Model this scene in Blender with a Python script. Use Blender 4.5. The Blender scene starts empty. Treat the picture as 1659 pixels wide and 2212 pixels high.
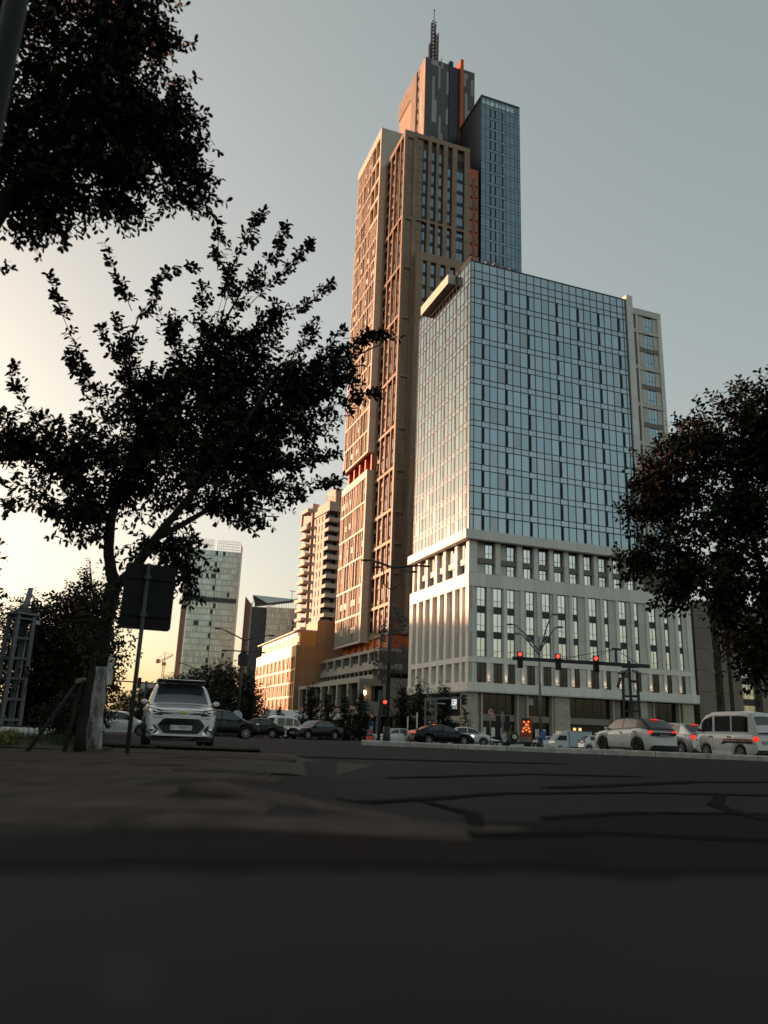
import bpy, bmesh, math, random
import numpy as np
from mathutils import Vector, Matrix
R = random.Random(7)
NR = np.random.default_rng(7)
sc = bpy.context.scene
COL = sc.collection
rad = math.radians

# ------------------------------------------------------------------ camera
PITCH, ROLL, CZ = rad(15.498), rad(2.112), 0.33
FPX, PCX, PCY = 1680.0, 829.5, 1106.0          # focal length and centre in pixels of a 1659 x 2212 print
_fw = Vector((0, math.cos(PITCH), math.sin(PITCH)))
_u0 = Vector((0, -math.sin(PITCH), math.cos(PITCH)))
_r0 = Vector((1, 0, 0))
_rt = _r0 * math.cos(ROLL) + _u0 * math.sin(ROLL)
_up = -_r0 * math.sin(ROLL) + _u0 * math.cos(ROLL)
cam = bpy.data.cameras.new('camera')
camo = bpy.data.objects.new('camera', cam)
COL.objects.link(camo)
mw = Matrix((( _rt.x, _up.x, -_fw.x, 0), (_rt.y, _up.y, -_fw.y, 0), (_rt.z, _up.z, -_fw.z, CZ), (0, 0, 0, 1)))
camo.matrix_world = mw
cam.sensor_fit = 'VERTICAL'
cam.sensor_height = 36.0
cam.lens = 36.0 * FPX / 2212.0
cam.clip_start = 0.02
cam.clip_end = 9000
cam.dof.use_dof = True
cam.dof.focus_distance = 30.0
cam.dof.aperture_fstop = cam.lens / 26.0
sc.camera = camo

# ------------------------------------------------------------------ sky and sun
SUN_AZ, SUN_EL = rad(-52.0), rad(7.0)
world = bpy.data.worlds.new('World')
sc.world = world
world.use_nodes = True
wn = world.node_tree
bg = wn.nodes['Background']
sky = wn.nodes.new('ShaderNodeTexSky')
sky.sky_type = 'NISHITA'
sky.sun_disc = False
sky.sun_elevation = SUN_EL
sky.sun_rotation = SUN_AZ
sky.altitude = 400
sky.air_density = 1.0
sky.dust_density = 5.0
sky.ozone_density = 1.0
def wnode(t, **k):
    n = wn.nodes.new(t)
    for a, v in k.items():
        setattr(n, a, v)
    return n
# one tone curve over the whole sky (a phone's HDR rendering of a dusty sunset): scale, compress, desaturate, warm
sc1 = wnode('ShaderNodeVectorMath', operation='SCALE'); sc1.inputs[3].default_value = 0.12
sep = wnode('ShaderNodeSeparateColor'); comb = wnode('ShaderNodeCombineColor')
wn.links.new(sky.outputs[0], sc1.inputs[0]); wn.links.new(sc1.outputs[0], sep.inputs[0])
for ci, (gpow, gain) in enumerate(((0.54, 1.12), (0.54, 1.075), (0.63, 1.085))):
    pw = wnode('ShaderNodeMath', operation='POWER'); pw.inputs[1].default_value = gpow
    ml = wnode('ShaderNodeMath', operation='MULTIPLY'); ml.inputs[1].default_value = gain * 0.54
    wn.links.new(sep.outputs[ci], pw.inputs[0]); wn.links.new(pw.outputs[0], ml.inputs[0]); wn.links.new(ml.outputs[0], comb.inputs[ci])
sc2 = wnode('ShaderNodeVectorMath', operation='SCALE'); sc2.inputs[3].default_value = 10.0
wn.links.new(comb.outputs[0], sc2.inputs[0])
wn.links.new(sc2.outputs[0], bg.inputs[0])
bg.inputs[1].default_value = 0.1
sl = bpy.data.lights.new('sun', 'SUN')
sl.energy = 5.0
sl.angle = rad(0.6)
sl.color = (1.0, 0.49, 0.28)
so = bpy.data.objects.new('sun', sl)
COL.objects.link(so)
sdir = Vector((math.sin(SUN_AZ) * math.cos(SUN_EL), math.cos(SUN_AZ) * math.cos(SUN_EL), math.sin(SUN_EL)))
so.rotation_euler = (-sdir).to_track_quat('-Z', 'Y').to_euler()
so.location = sdir * 300
vs = sc.view_settings
vs.view_transform = 'Standard'
vs.look = 'None'
vs.gamma = 1.0
vs.use_curve_mapping = False
vs.exposure = 1.12
sc.render.engine = 'CYCLES'
sc.cycles.use_denoising = True
sc.cycles.max_bounces = 6
sc.cycles.diffuse_bounces = 3
sc.cycles.glossy_bounces = 3
sc.cycles.transmission_bounces = 3
sc.cycles.caustics_reflective = False
sc.cycles.caustics_refractive = False
sc.cycles.sample_clamp_indirect = 3.0

# ------------------------------------------------------------------ places
GAZ = rad(-19.736)                                   # street grid: A runs right along the street fronts, B away from us
GA = Vector((math.cos(GAZ), -math.sin(GAZ), 0))
GB = Vector((math.sin(GAZ), math.cos(GAZ), 0))
GO = Vector((12.411, 109.298, 0))                    # street corner of the white hotel
GROT = math.atan2(GA.y, GA.x)
def G(a, b, z=0.0):
    return GO + GA * a + GB * b + Vector((0, 0, z))
def ray(px, py):
    return _rt * ((px - PCX) / FPX) - _up * ((py - PCY) / FPX) + _fw
def at(px, py, dist):
    """the point seen at (px, py) that lies DIST metres away over the ground"""
    d = ray(px, py)
    h = math.hypot(d.x, d.y)
    return d * (dist / h) + Vector((0, 0, CZ))
def smooth(a, b, x):
    t = min(1.0, max(0.0, (x - a) / (b - a)))
    return t * t * (3 - 2 * t)
def gz(x, y):
    """ground height: it rises to a hump under the low camera, carries a kerb high footway on the left, and falls away behind the junction"""
    d = math.hypot(x, y)
    h = 0.70 - 0.64 * math.exp(-d / 5.0) + 0.38 * smooth(32, 60, d) + 0.65 * smooth(62, 95, d)
    if y > 0: h -= 0.13 * (1 - smooth(15.6, 16.0, y)) * (1 - smooth(-0.2, 0.5, x + 0.10 * y)) * smooth(2.0, 5.0, y)
    return CZ - h
def gp(px, dist, py=1590):
    p = at(px, py, dist)
    p.z = gz(p.x, p.y)
    return p

# ------------------------------------------------------------------ materials
MATS = {}
def mat(name, col, rough=0.6, metal=0.0, ior=1.45, var=0.0, noise=0.0, nscale=3.0, bump=0.0, bscale=40.0, emit=None, estr=0.0, coat=0.0, col2=None, stretch=(1, 1, 1), alpha=1.0, spec=0.5, sheen=0.0):
    m = bpy.data.materials.new(name)
    m.use_nodes = True
    nt = m.node_tree
    b = nt.nodes['Principled BSDF']
    b.inputs['Base Color'].default_value = (*col, 1)
    b.inputs['Roughness'].default_value = rough
    b.inputs['Metallic'].default_value = metal
    b.inputs['IOR'].default_value = ior
    b.inputs['Specular IOR Level'].default_value = spec
    b.inputs['Coat Weight'].default_value = coat
    b.inputs['Coat Roughness'].default_value = 0.05
    if emit:
        b.inputs['Emission Color'].default_value = (*emit, 1)
        b.inputs['Emission Strength'].default_value = estr
    geo = nt.nodes.new('ShaderNodeNewGeometry')
    src = None
    if noise > 0 or col2:
        mp = nt.nodes.new('ShaderNodeVectorMath'); mp.operation = 'MULTIPLY'; mp.inputs[1].default_value = stretch
        nt.links.new(geo.outputs['Position'], mp.inputs[0])
        nz = nt.nodes.new('ShaderNodeTexNoise'); nz.inputs['Scale'].default_value = nscale; nz.inputs['Detail'].default_value = 6; nz.inputs['Roughness'].default_value = 0.62
        nt.links.new(mp.outputs[0], nz.inputs['Vector'])
        cr = nt.nodes.new('ShaderNodeValToRGB')
        c2 = col2 or tuple(c * (1 - noise) for c in col)
        c1 = col if col2 else tuple(min(1, c * (1 + noise)) for c in col)
        cr.color_ramp.elements[0].position = 0.36; cr.color_ramp.elements[0].color = (*c2, 1)
        cr.color_ramp.elements[1].position = 0.64; cr.color_ramp.elements[1].color = (*c1, 1)
        nt.links.new(nz.outputs['Fac'], cr.inputs[0])
        src = cr.outputs[0]
    if var > 0:
        oi = nt.nodes.new('ShaderNodeObjectInfo')
        ad = nt.nodes.new('ShaderNodeMath'); ad.operation = 'ADD'
        nt.links.new(oi.outputs['Random'], ad.inputs[0]); nt.links.new(geo.outputs['Random Per Island'], ad.inputs[1])
        fr = nt.nodes.new('ShaderNodeMath'); fr.operation = 'FRACT'
        nt.links.new(ad.outputs[0], fr.inputs[0])
        mr = nt.nodes.new('ShaderNodeMapRange'); mr.inputs[3].default_value = 1 - var; mr.inputs[4].default_value = 1 + var
        nt.links.new(fr.outputs[0], mr.inputs[0])
        hv = nt.nodes.new('ShaderNodeHueSaturation')
        hv.inputs['Color'].default_value = (*col, 1)
        if src: nt.links.new(src, hv.inputs['Color'])
        nt.links.new(mr.outputs[0], hv.inputs['Value'])
        src = hv.outputs[0]
    if src:
        nt.links.new(src, b.inputs['Base Color'])
    if bump > 0:
        nz = nt.nodes.new('ShaderNodeTexNoise'); nz.inputs['Scale'].default_value = bscale; nz.inputs['Detail'].default_value = 4
        nt.links.new(geo.outputs['Position'], nz.inputs['Vector'])
        bp = nt.nodes.new('ShaderNodeBump'); bp.inputs['Strength'].default_value = bump; bp.inputs['Distance'].default_value = 0.02
        nt.links.new(nz.outputs['Fac'], bp.inputs['Height']); nt.links.new(bp.outputs[0], b.inputs['Normal'])
    MATS[name] = m
    return m
M = MATS
mat('asphalt', (0.0130, 0.0130, 0.0182), 0.85, spec=0.2, noise=0.25, nscale=1.3, bump=0.7, bscale=90)
mat('asphalt_dark', (0.005, 0.005, 0.007), 0.85, spec=0.1, noise=0.3, nscale=4, bump=0.5, bscale=120)
mat('tar', (0.010, 0.010, 0.012), 0.95, spec=0.03, noise=0.3, nscale=9)
mat('paver', (0.056, 0.044, 0.035), 0.92, spec=0.15, var=0.22, noise=0.3, nscale=5, bump=0.6, bscale=70)
mat('joint', (0.018, 0.017, 0.016), 0.95)
mat('kerb_stone', (0.42, 0.40, 0.355), 0.85, var=0.12, noise=0.25, nscale=3, bump=0.4, bscale=50)
mat('paint_white', (0.55, 0.55, 0.52), 0.7, noise=0.35, nscale=6)
mat('grass', (0.045, 0.06, 0.022), 0.8, var=0.35)
mat('soil', (0.035, 0.028, 0.02), 0.95, noise=0.3, nscale=5)
mat('hotel_white', (0.74, 0.715, 0.66), 0.55, var=0.05, noise=0.07, nscale=1.1, stretch=(1, 1, .10))
mat('hotel_panel', (0.60, 0.58, 0.525), 0.6, var=0.05, noise=0.06, nscale=0.6)
mat('hotel_stone', (0.40, 0.355, 0.28), 0.8, var=0.10, noise=0.12, nscale=2.5, bump=0.2)
mat('hotel_taupe', (0.21, 0.185, 0.155), 0.6, var=0.05)
mat('dark_metal', (0.030, 0.032, 0.036), 0.45)
mat('black', (0.012, 0.012, 0.014), 0.6)
mat('mullion', (0.022, 0.026, 0.030), 0.4, metal=0.0)
mat('glass_curtain', (0.275, 0.355, 0.37), 0.04, metal=1.0, var=0.10, bump=.06, bscale=.7)
mat('glass_blind', (0.30, 0.35, 0.35), 0.16, metal=0.9, var=0.15)
mat('glass_spandrel', (0.30, 0.365, 0.38), 0.10, metal=1.0, var=0.06)
mat('glass_window', (0.62, 0.63, 0.62), 0.03, metal=1.0, var=0.10)
mat('glass_dark', (0.012, 0.014, 0.016), 0.04, ior=1.5, var=0.2)
mat('glass_tower', (0.17, 0.23, 0.265), 0.04, metal=1.0, var=0.10)
mat('glass_tower_band', (0.20, 0.26, 0.285), 0.12, metal=1.0, var=0.06)
mat('tower_brown', (0.295, 0.205, 0.14), 0.65, var=0.08, noise=0.10, nscale=0.8, stretch=(1, 1, .15))
mat('tower_cream', (0.60, 0.53, 0.44), 0.6, var=0.05, noise=0.05, nscale=0.3)
mat('tower_inner', (0.10, 0.075, 0.058), 0.6, var=0.12)
mat('tower_orange', (0.55, 0.12, 0.025), 0.55, var=0.05)
mat('crown_grey', (0.120, 0.118, 0.125), 0.7, var=0.05)
mat('crown_light', (0.40, 0.39, 0.37), 0.7, var=0.05)
mat('crown_sunlit', (0.40, 0.29, 0.215), 0.65, var=0.05)  # salmon sunlight on the crown's left side, put into the colour
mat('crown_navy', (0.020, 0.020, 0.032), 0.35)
mat('res_pink', (0.56, 0.45, 0.38), 0.7, var=0.05, noise=0.05, nscale=0.4)
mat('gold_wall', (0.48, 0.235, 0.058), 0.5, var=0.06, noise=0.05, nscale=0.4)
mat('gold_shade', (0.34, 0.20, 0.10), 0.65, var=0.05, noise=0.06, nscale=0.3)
mat('podium_grey', (0.33, 0.31, 0.275), 0.7, var=0.05, noise=0.08, nscale=0.5)
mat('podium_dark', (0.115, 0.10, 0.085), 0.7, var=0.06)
mat('glass_sunset', (0.62, 0.43, 0.20), 0.06, metal=1.0, var=0.2)  # golden sunset glare tinted into the pane colour
mat('far_glass', (0.46, 0.52, 0.49), 0.2, metal=1.0, var=0.16)
mat('far_band', (0.60, 0.62, 0.56), 0.35, metal=0.4, var=0.06)
mat('far_sunlit', (0.42, 0.21, 0.14), 0.55, var=0.05)  # pinkish sunlight on the far towers' left sides, put into the colour
mat('far_dark', (0.055, 0.06, 0.065), 0.25, var=0.2)
mat('far_white', (0.55, 0.54, 0.50), 0.6)
mat('office_brown', (0.20, 0.165, 0.13), 0.65, var=0.06, noise=0.07, nscale=0.5)
mat('lamp_warm', (1, 0.8, 0.5), 0.5, emit=(1.0, 0.62, 0.30), estr=3.4)
mat('shop_glow', (1, 0.7, 0.4), 0.5, emit=(1.0, 0.55, 0.22), estr=0.5)
mat('screen_white', (0.8, 0.85, 0.85), 0.4, emit=(0.85, 0.95, 1.0), estr=0.26)
mat('red_on', (0.8, 0.05, 0.02), 0.4, emit=(1.0, 0.035, 0.02), estr=1.7)
mat('tail_on', (0.6, 0.02, 0.015), 0.3, emit=(1.0, 0.03, 0.015), estr=0.42)
mat('amber_on', (0.9, 0.3, 0.05), 0.4, emit=(1.0, 0.20, 0.03), estr=0.5)
mat('head_on', (1, 0.9, 0.7), 0.3, emit=(1.0, 0.78, 0.5), estr=3.4)
mat('lens_off', (0.05, 0.03, 0.02), 0.25)
mat('steel', (0.17, 0.178, 0.19), 0.55, metal=0.3, noise=0.12, nscale=4)
mat('steel_dark', (0.045, 0.048, 0.052), 0.55, metal=0.2, noise=0.15, nscale=4)
mat('bark', (0.014, 0.012, 0.010), 0.95, noise=0.45, nscale=14, bump=1.0, bscale=30, stretch=(1, 1, 0.25))
mat('whitewash', (0.44, 0.44, 0.425), 0.9, col2=(0.05, 0.043, 0.036), nscale=7, bump=0.9, bscale=26, stretch=(1, 1, 0.35))
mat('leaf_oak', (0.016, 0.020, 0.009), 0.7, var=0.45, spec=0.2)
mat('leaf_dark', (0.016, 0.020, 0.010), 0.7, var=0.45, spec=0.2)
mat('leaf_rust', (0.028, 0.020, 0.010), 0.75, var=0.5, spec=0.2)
mat('leaf_yellow', (0.16, 0.15, 0.03), 0.7, var=0.4)
mat('petal', (0.09, 0.08, 0.07), 0.5, metal=0.4, var=0.2)
mat('sign_back', (0.008, 0.008, 0.009), 0.6, spec=0.2, noise=0.12, nscale=3)
mat('sign_red', (0.60, 0.03, 0.025), 0.5)
mat('sign_blue', (0.03, 0.13, 0.42), 0.5)
mat('cone_orange', (0.75, 0.10, 0.03), 0.55)
mat('rust_red', (0.30, 0.05, 0.025), 0.6, var=0.2)
mat('car_white', (0.66, 0.66, 0.65), 0.28, coat=0.7)
mat('car_silver', (0.46, 0.47, 0.47), 0.3, metal=0.35, coat=0.6)
mat('car_black', (0.006, 0.006, 0.008), 0.3, coat=0.25, spec=0.3)
mat('car_blue', (0.46, 0.55, 0.60), 0.3, coat=0.6)
mat('car_glass', (0.012, 0.015, 0.017), 0.03, ior=1.52, spec=0.7)
mat('car_glass_light', (0.03, 0.04, 0.043), 0.04, ior=1.52, spec=0.7)
mat('rubber', (0.014, 0.014, 0.015), 0.8)
mat('alloy', (0.42, 0.42, 0.43), 0.35, metal=0.8)
mat('rim_dark', (0.02, 0.02, 0.022), 0.4, metal=0.4)
mat('chrome', (0.62, 0.62, 0.62), 0.12, metal=1.0)
mat('plastic', (0.020, 0.020, 0.022), 0.55)
mat('plate', (0.42, 0.42, 0.41), 0.5)
mat('gold', (0.62, 0.42, 0.12), 0.3, metal=0.8)
mat('box_blue', (0.40, 0.50, 0.54), 0.5, noise=0.06, nscale=1.5)
mat('bus_green', (0.16, 0.30, 0.07), 0.4)
mat('ochre', (0.15, 0.12, 0.06), 0.6)

# ------------------------------------------------------------------ object helpers
def tag(o, label=None, cat=None, group=None, kind=None):
    if label: o['label'] = label
    if cat: o['category'] = cat
    if group: o['group'] = group
    if kind: o['kind'] = kind
    return o
def empty(name, loc, rz=0.0, label=None, cat=None, group=None):
    o = bpy.data.objects.new(name, None)
    COL.objects.link(o)
    o.location = loc
    o.rotation_euler = (0, 0, rz)
    o.empty_display_size = 0.5
    return tag(o, label, cat, group)
def link(name, mesh, parent=None, kind=None):
    o = bpy.data.objects.new(name, mesh)
    COL.objects.link(o)
    if parent is not None: o.parent = parent
    if kind: o['kind'] = kind
    return o
class MB:
    """collects verts and faces, then becomes ONE mesh object"""
    def __init__(self):
        self.v = []; self.f = []; self.sm = []
    def add(self, verts, faces, smooth=False):
        n = len(self.v)
        self.v.extend([tuple(p) for p in verts])
        self.f.extend([tuple(i + n for i in f) for f in faces])
        self.sm.extend([smooth] * len(faces))
        return self
    def box(self, x0, x1, y0, y1, z0, z1):
        return self.add([(x0, y0, z0), (x1, y0, z0), (x1, y1, z0), (x0, y1, z0), (x0, y0, z1), (x1, y0, z1), (x1, y1, z1), (x0, y1, z1)],
                        [(0, 3, 2, 1), (4, 5, 6, 7), (0, 1, 5, 4), (1, 2, 6, 5), (2, 3, 7, 6), (3, 0, 4, 7)])
    def bar(self, p, q, w, h=None):
        """a square bar from p to q"""
        p = Vector(p); q = Vector(q); d = (q - p).normalized()
        up = Vector((0, 0, 1)) if abs(d.z) < 0.95 else Vector((0, 1, 0))
        s = d.cross(up).normalized(); t = s.cross(d)
        h = h or w
        c = [s * (w / 2) * a + t * (h / 2) * b for a, b in ((-1, -1), (1, -1), (1, 1), (-1, 1))]
        return self.add([p + k for k in c] + [q + k for k in c], [(0, 1, 2, 3), (7, 6, 5, 4), (0, 4, 5, 1), (1, 5, 6, 2), (2, 6, 7, 3), (3, 7, 4, 0)])
    def tube(self, pts, radii, seg=8, cap=True):
        pts = [Vector(p) for p in pts]
        n = len(pts)
        if not isinstance(radii, (list, tuple)): radii = [radii] * n
        vs_, fs_ = [], []
        prev = None
        for i, p in enumerate(pts):
            d = (pts[min(i + 1, n - 1)] - pts[max(i - 1, 0)]).normalized()
            if prev is None:
                s = d.cross(Vector((0, 0, 1)) if abs(d.z) < 0.9 else Vector((1, 0, 0))).normalized()
            else:
                s = (prev - d * prev.dot(d)).normalized()
            prev = s
            t = d.cross(s)
            for k in range(seg):
                a = 2 * math.pi * k / seg
                vs_.append(p + (s * math.cos(a) + t * math.sin(a)) * radii[i])
        for i in range(n - 1):
            for k in range(seg):
                k2 = (k + 1) % seg
                fs_.append((i * seg + k, i * seg + k2, (i + 1) * seg + k2, (i + 1) * seg + k))
        self.add(vs_, fs_, True)
        if cap:
            m0 = len(self.v) - len(vs_)
            self.f.append(tuple(m0 + k for k in reversed(range(seg)))); self.sm.append(False)
            self.f.append(tuple(m0 + (n - 1) * seg + k for k in range(seg))); self.sm.append(False)
        return self
    def disc(self, c, n, r, th, seg=20):
        c = Vector(c); n = Vector(n).normalized()
        return self.tube([c - n * th / 2, c + n * th / 2], r, seg)
    def ball(self, c, r, seg=10, sq=(1, 1, 1)):
        vs_, fs_ = [], []
        rings = max(4, seg // 2)
        for i in range(rings + 1):
            th = math.pi * i / rings
            for k in range(seg):
                a = 2 * math.pi * k / seg
                vs_.append((c[0] + r * sq[0] * math.sin(th) * math.cos(a), c[1] + r * sq[1] * math.sin(th) * math.sin(a), c[2] + r * sq[2] * math.cos(th)))
        for i in range(rings):
            for k in range(seg):
                k2 = (k + 1) % seg
                fs_.append((i * seg + k, (i + 1) * seg + k, (i + 1) * seg + k2, i * seg + k2))
        return self.add(vs_, fs_, True)
    def prism(self, poly, axis, a0, a1):
        """polygon of (u, v) extruded along AXIS from a0 to a1: axis 'x' -> (a,u,v), 'y' -> (u,a,v), 'z' -> (u,v,a)"""
        f3 = {'x': lambda u, v, a: (a, u, v), 'y': lambda u, v, a: (u, a, v), 'z': lambda u, v, a: (u, v, a)}[axis]
        n = len(poly)
        vs_ = [f3(u, v, a0) for u, v in poly] + [f3(u, v, a1) for u, v in poly]
        fs_ = [tuple(range(n)), tuple(reversed(range(n, 2 * n)))] + [(i, n + i, n + (i + 1) % n, (i + 1) % n) for i in range(n)]
        return self.add(vs_, fs_)
    def mesh(self, name, m, fix=True):
        me = bpy.data.meshes.new(name)
        me.from_pydata(self.v, [], self.f)
        if any(self.sm):
            me.polygons.foreach_set('use_smooth', self.sm)
        if m is not None: me.materials.append(M[m] if isinstance(m, str) else m)
        if fix and len(self.f) < 20000:
            bm = bmesh.new(); bm.from_mesh(me)
            bmesh.ops.recalc_face_normals(bm, faces=bm.faces)
            bm.to_mesh(me); bm.free()
        me.update()
        return me
    def build(self, name, m, parent=None, kind=None):
        return link(name, self.mesh(name, m), parent, kind)
CUBES = {}
def cube(m):
    if m not in CUBES:
        CUBES[m] = MB().box(-.5, .5, -.5, .5, -.5, .5).mesh('piece', m)
    return CUBES[m]
class Pieces:
    """many like boxes of one building: the 300 that show largest become parts, the rest one stuff part"""
    def __init__(self, root, org, limit=300):
        self.root = root; self.org = Vector(org); self.bins = {}; self.limit = limit; self.par = {}
    def add(self, name, m, x0, x1, y0, y1, z0, z1, rz=0.0, rx=0.0, parent=None):
        if x1 - x0 < 1e-4 or y1 - y0 < 1e-4 or z1 - z0 < 1e-4: return
        self.bins.setdefault(name, []).append((m, x0, x1, y0, y1, z0, z1, rz, rx, parent))
    def R(self, name, m, b, s0, s1, z0, z1, d0, d1, **k):     # front facing the street: plane at b, depth d0..d1 measured out of it
        self.add(name, m, s0, s1, b - d1, b - d0, z0, z1, **k)
    def L(self, name, m, a, s0, s1, z0, z1, d0, d1, **k):     # front facing left: plane at a
        self.add(name, m, a - d1, a - d0, s0, s1, z0, z1, **k)
    def F(self, face, name, m, pl, s0, s1, z0, z1, d0, d1, **k):
        (self.R if face == 'R' else self.L)(name, m, pl, s0, s1, z0, z1, d0, d1, **k)
    def build(self):
        ox, oy, oz = self.org
        for name, items in self.bins.items():
            items.sort(key=lambda t: -max(t[2] - t[1], t[4] - t[3]) * (t[6] - t[5]))
            for (m, x0, x1, y0, y1, z0, z1, rz, rx, par) in items[:self.limit]:
                o = link(name, cube(m), par or self.root)
                o.location = ((x0 + x1) / 2 - ox, (y0 + y1) / 2 - oy, (z0 + z1) / 2 - oz)
                o.scale = (x1 - x0, y1 - y0, z1 - z0)
                if rz or rx: o.rotation_euler = (rx, 0, rz)
            rest = {}
            for t in items[self.limit:]:
                rest.setdefault(t[0], []).append(t)
            for m, ts in rest.items():
                mb = MB()
                for (m, x0, x1, y0, y1, z0, z1, rz, rx, par) in ts:
                    c = Vector(((x0 + x1) / 2 - ox, (y0 + y1) / 2 - oy, (z0 + z1) / 2 - oz))
                    h = Vector(((x1 - x0) / 2, (y1 - y0) / 2, (z1 - z0) / 2))
                    rm = Matrix.Rotation(rz, 3, 'Z') @ Matrix.Rotation(rx, 3, 'X')
                    mb.add([c + rm @ Vector((h.x * i, h.y * j, h.z * k)) for k in (-1, 1) for i, j in ((-1, -1), (1, -1), (1, 1), (-1, 1))],
                           [(0, 3, 2, 1), (4, 5, 6, 7), (0, 1, 5, 4), (1, 2, 6, 5), (2, 3, 7, 6), (3, 0, 4, 7)])
                link(name, mb.mesh(name, m, fix=False), self.root, 'stuff')
def tl(s=0.0035):
    return R.uniform(-s, s)
# ================================================================== the white hotel
def building(name, a, b, label, z=0.0, rz=None):
    return empty(name, G(a, b, z), GROT if rz is None else rz, label, 'building')
hotel = building('hotel_building', 0, 0, 'white stone clad block with a teal glass curtain wall above, at the street corner')
P = Pieces(hotel, (0, 0, 0))
MB().box(.30, 29.4, .30, 20.9, 27.2, 72.6).build('core', 'black', hotel)
# glass box: z 28.4 .. 73, columns 1.354 m, storeys 3.47 m
ZB, FH = 28.45, 3.475
ZT = 73.0
rows = []
z = ZB
rows.append((ZB, 30.85 - .05, 'v'))
z = 30.85
k = 0
while z < 66.0:
    rows.append((z, z + .93, 's')); rows.append((z + .93, z + FH, 'v')); z += FH
rows += [(z, z + .93, 's'), (z + .93, z + 2.3, 's2'), (z + 2.3, ZT, 's2')]
colsR = [0.0, .70] + [.70 + 1.354 * i for i in range(1, 21)] + [29.0, 29.6]
ventR = {1.36 * 1 + .70: 1}
vent_cols = [2, 5, 8, 12, 15, 18, 21]
def glass_face(face, cols, vents, pl=0.0, shift=0):
    for (z0, z1, t) in rows:
        for i in range(len(cols) - 1):
            c0, c1 = cols[i] + .035, cols[i + 1] - .035
            if t == 'v' and i in vents:
                P.F(face, 'vent_panel', 'black', pl, c0, c0 + .12, z0 + .05, z1 - .05, -.06, .01)
                P.F(face, 'vent_panel', 'black', pl, c0 + .19, c0 + .34, z0 + .05, z1 - .05, -.06, .01)
                P.F(face, 'pane', 'glass_curtain', pl, c0 + .40, c1, z0 + .05, z1 - .05, -.06, -.005, rx=tl() if face == 'R' else 0, rz=tl())
                P.F(face, 'mullion', 'mullion', pl, c0 + .34, c0 + .40, z0 + .05, z1 - .05, -.06, .03)
            else:
                P.F(face, 'pane' if t == 'v' else 'spandrel_panel', ('glass_blind' if R.random() < .09 else 'glass_curtain') if t == 'v' else 'glass_spandrel', pl, c0, c1, z0 + .05, z1 - .05, -.06, -.005, rx=tl() if face == 'R' else 0, rz=tl())
    for i, c in enumerate(cols):
        P.F(face, 'mullion', 'mullion', pl, c - .055, c + .055, ZB, ZT, -.1, .05)
    for j, (z0, z1, t) in enumerate(rows):
        P.F(face, 'transom', 'mullion', pl, cols[0] + .02, cols[-1] - .02, z0 - .06, z0 + .06, -.1, .035)
    P.F(face, 'transom', 'mullion', pl, cols[0], cols[-1], ZT - .08, ZT + .12, -.3, .06)
glass_face('R', colsR, vent_cols)
colsL = [0.0, .93] + [.93 + 1.386 * i for i in range(1, 15)] + [21.2]
glass_face('L', colsL, [1, 4, 7, 10, 13])
# roof: railing, plant boxes, cradle rail, salmon canopy slab over the left side
MB().box(.1, 29.5, .1, 21.0, 72.62, 72.86).build('roof', 'podium_grey', hotel)
MB().box(-1.4, 3.0, 5.6, 17.2, 71.75, 73.45).build('canopy_slab', 'tower_cream', hotel)
rl = MB()
for i in range(9):
    rl.bar((.35 + i * .62, .5, 72.8), (.35 + i * .62, .5, 74.2), .06)
for i in range(8):
    rl.bar((.35, .5 + i * .6, 72.8), (.35, .5 + i * .6, 74.2), .06)
for zz in (73.5, 74.2):
    rl.bar((.35, .5, zz), (5.4, .5, zz), .07); rl.bar((.35, .5, zz), (.35, 4.9, zz), .07)
rl.build('roof_railing', 'steel', hotel)
for x0, w, h in ((3.2, 1.0, .9), (4.6, 1.1, 1.0), (6.2, .9, .8), (7.6, 1.3, .8)):
    MB().box(x0, x0 + w, .8, 2.2, 72.8, 72.8 + h + .5).build('roof_unit', 'steel', hotel)
hp = MB()
for i in range(12):
    a = i * math.pi / 6
    hp.bar((.5 + .5 * math.cos(a), 5.2 + .5 * math.sin(a), 72.9), (.5 + .5 * math.cos(a), 5.2 + .5 * math.sin(a), 74.0), .05)
    for zz in (73.3, 73.9):
        a2 = a + math.pi / 6
        hp.bar((.5 + .5 * math.cos(a), 5.2 + .5 * math.sin(a), zz), (.5 + .5 * math.cos(a2), 5.2 + .5 * math.sin(a2), zz), .05)
hp.build('ladder_cage', 'steel', hotel)
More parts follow.
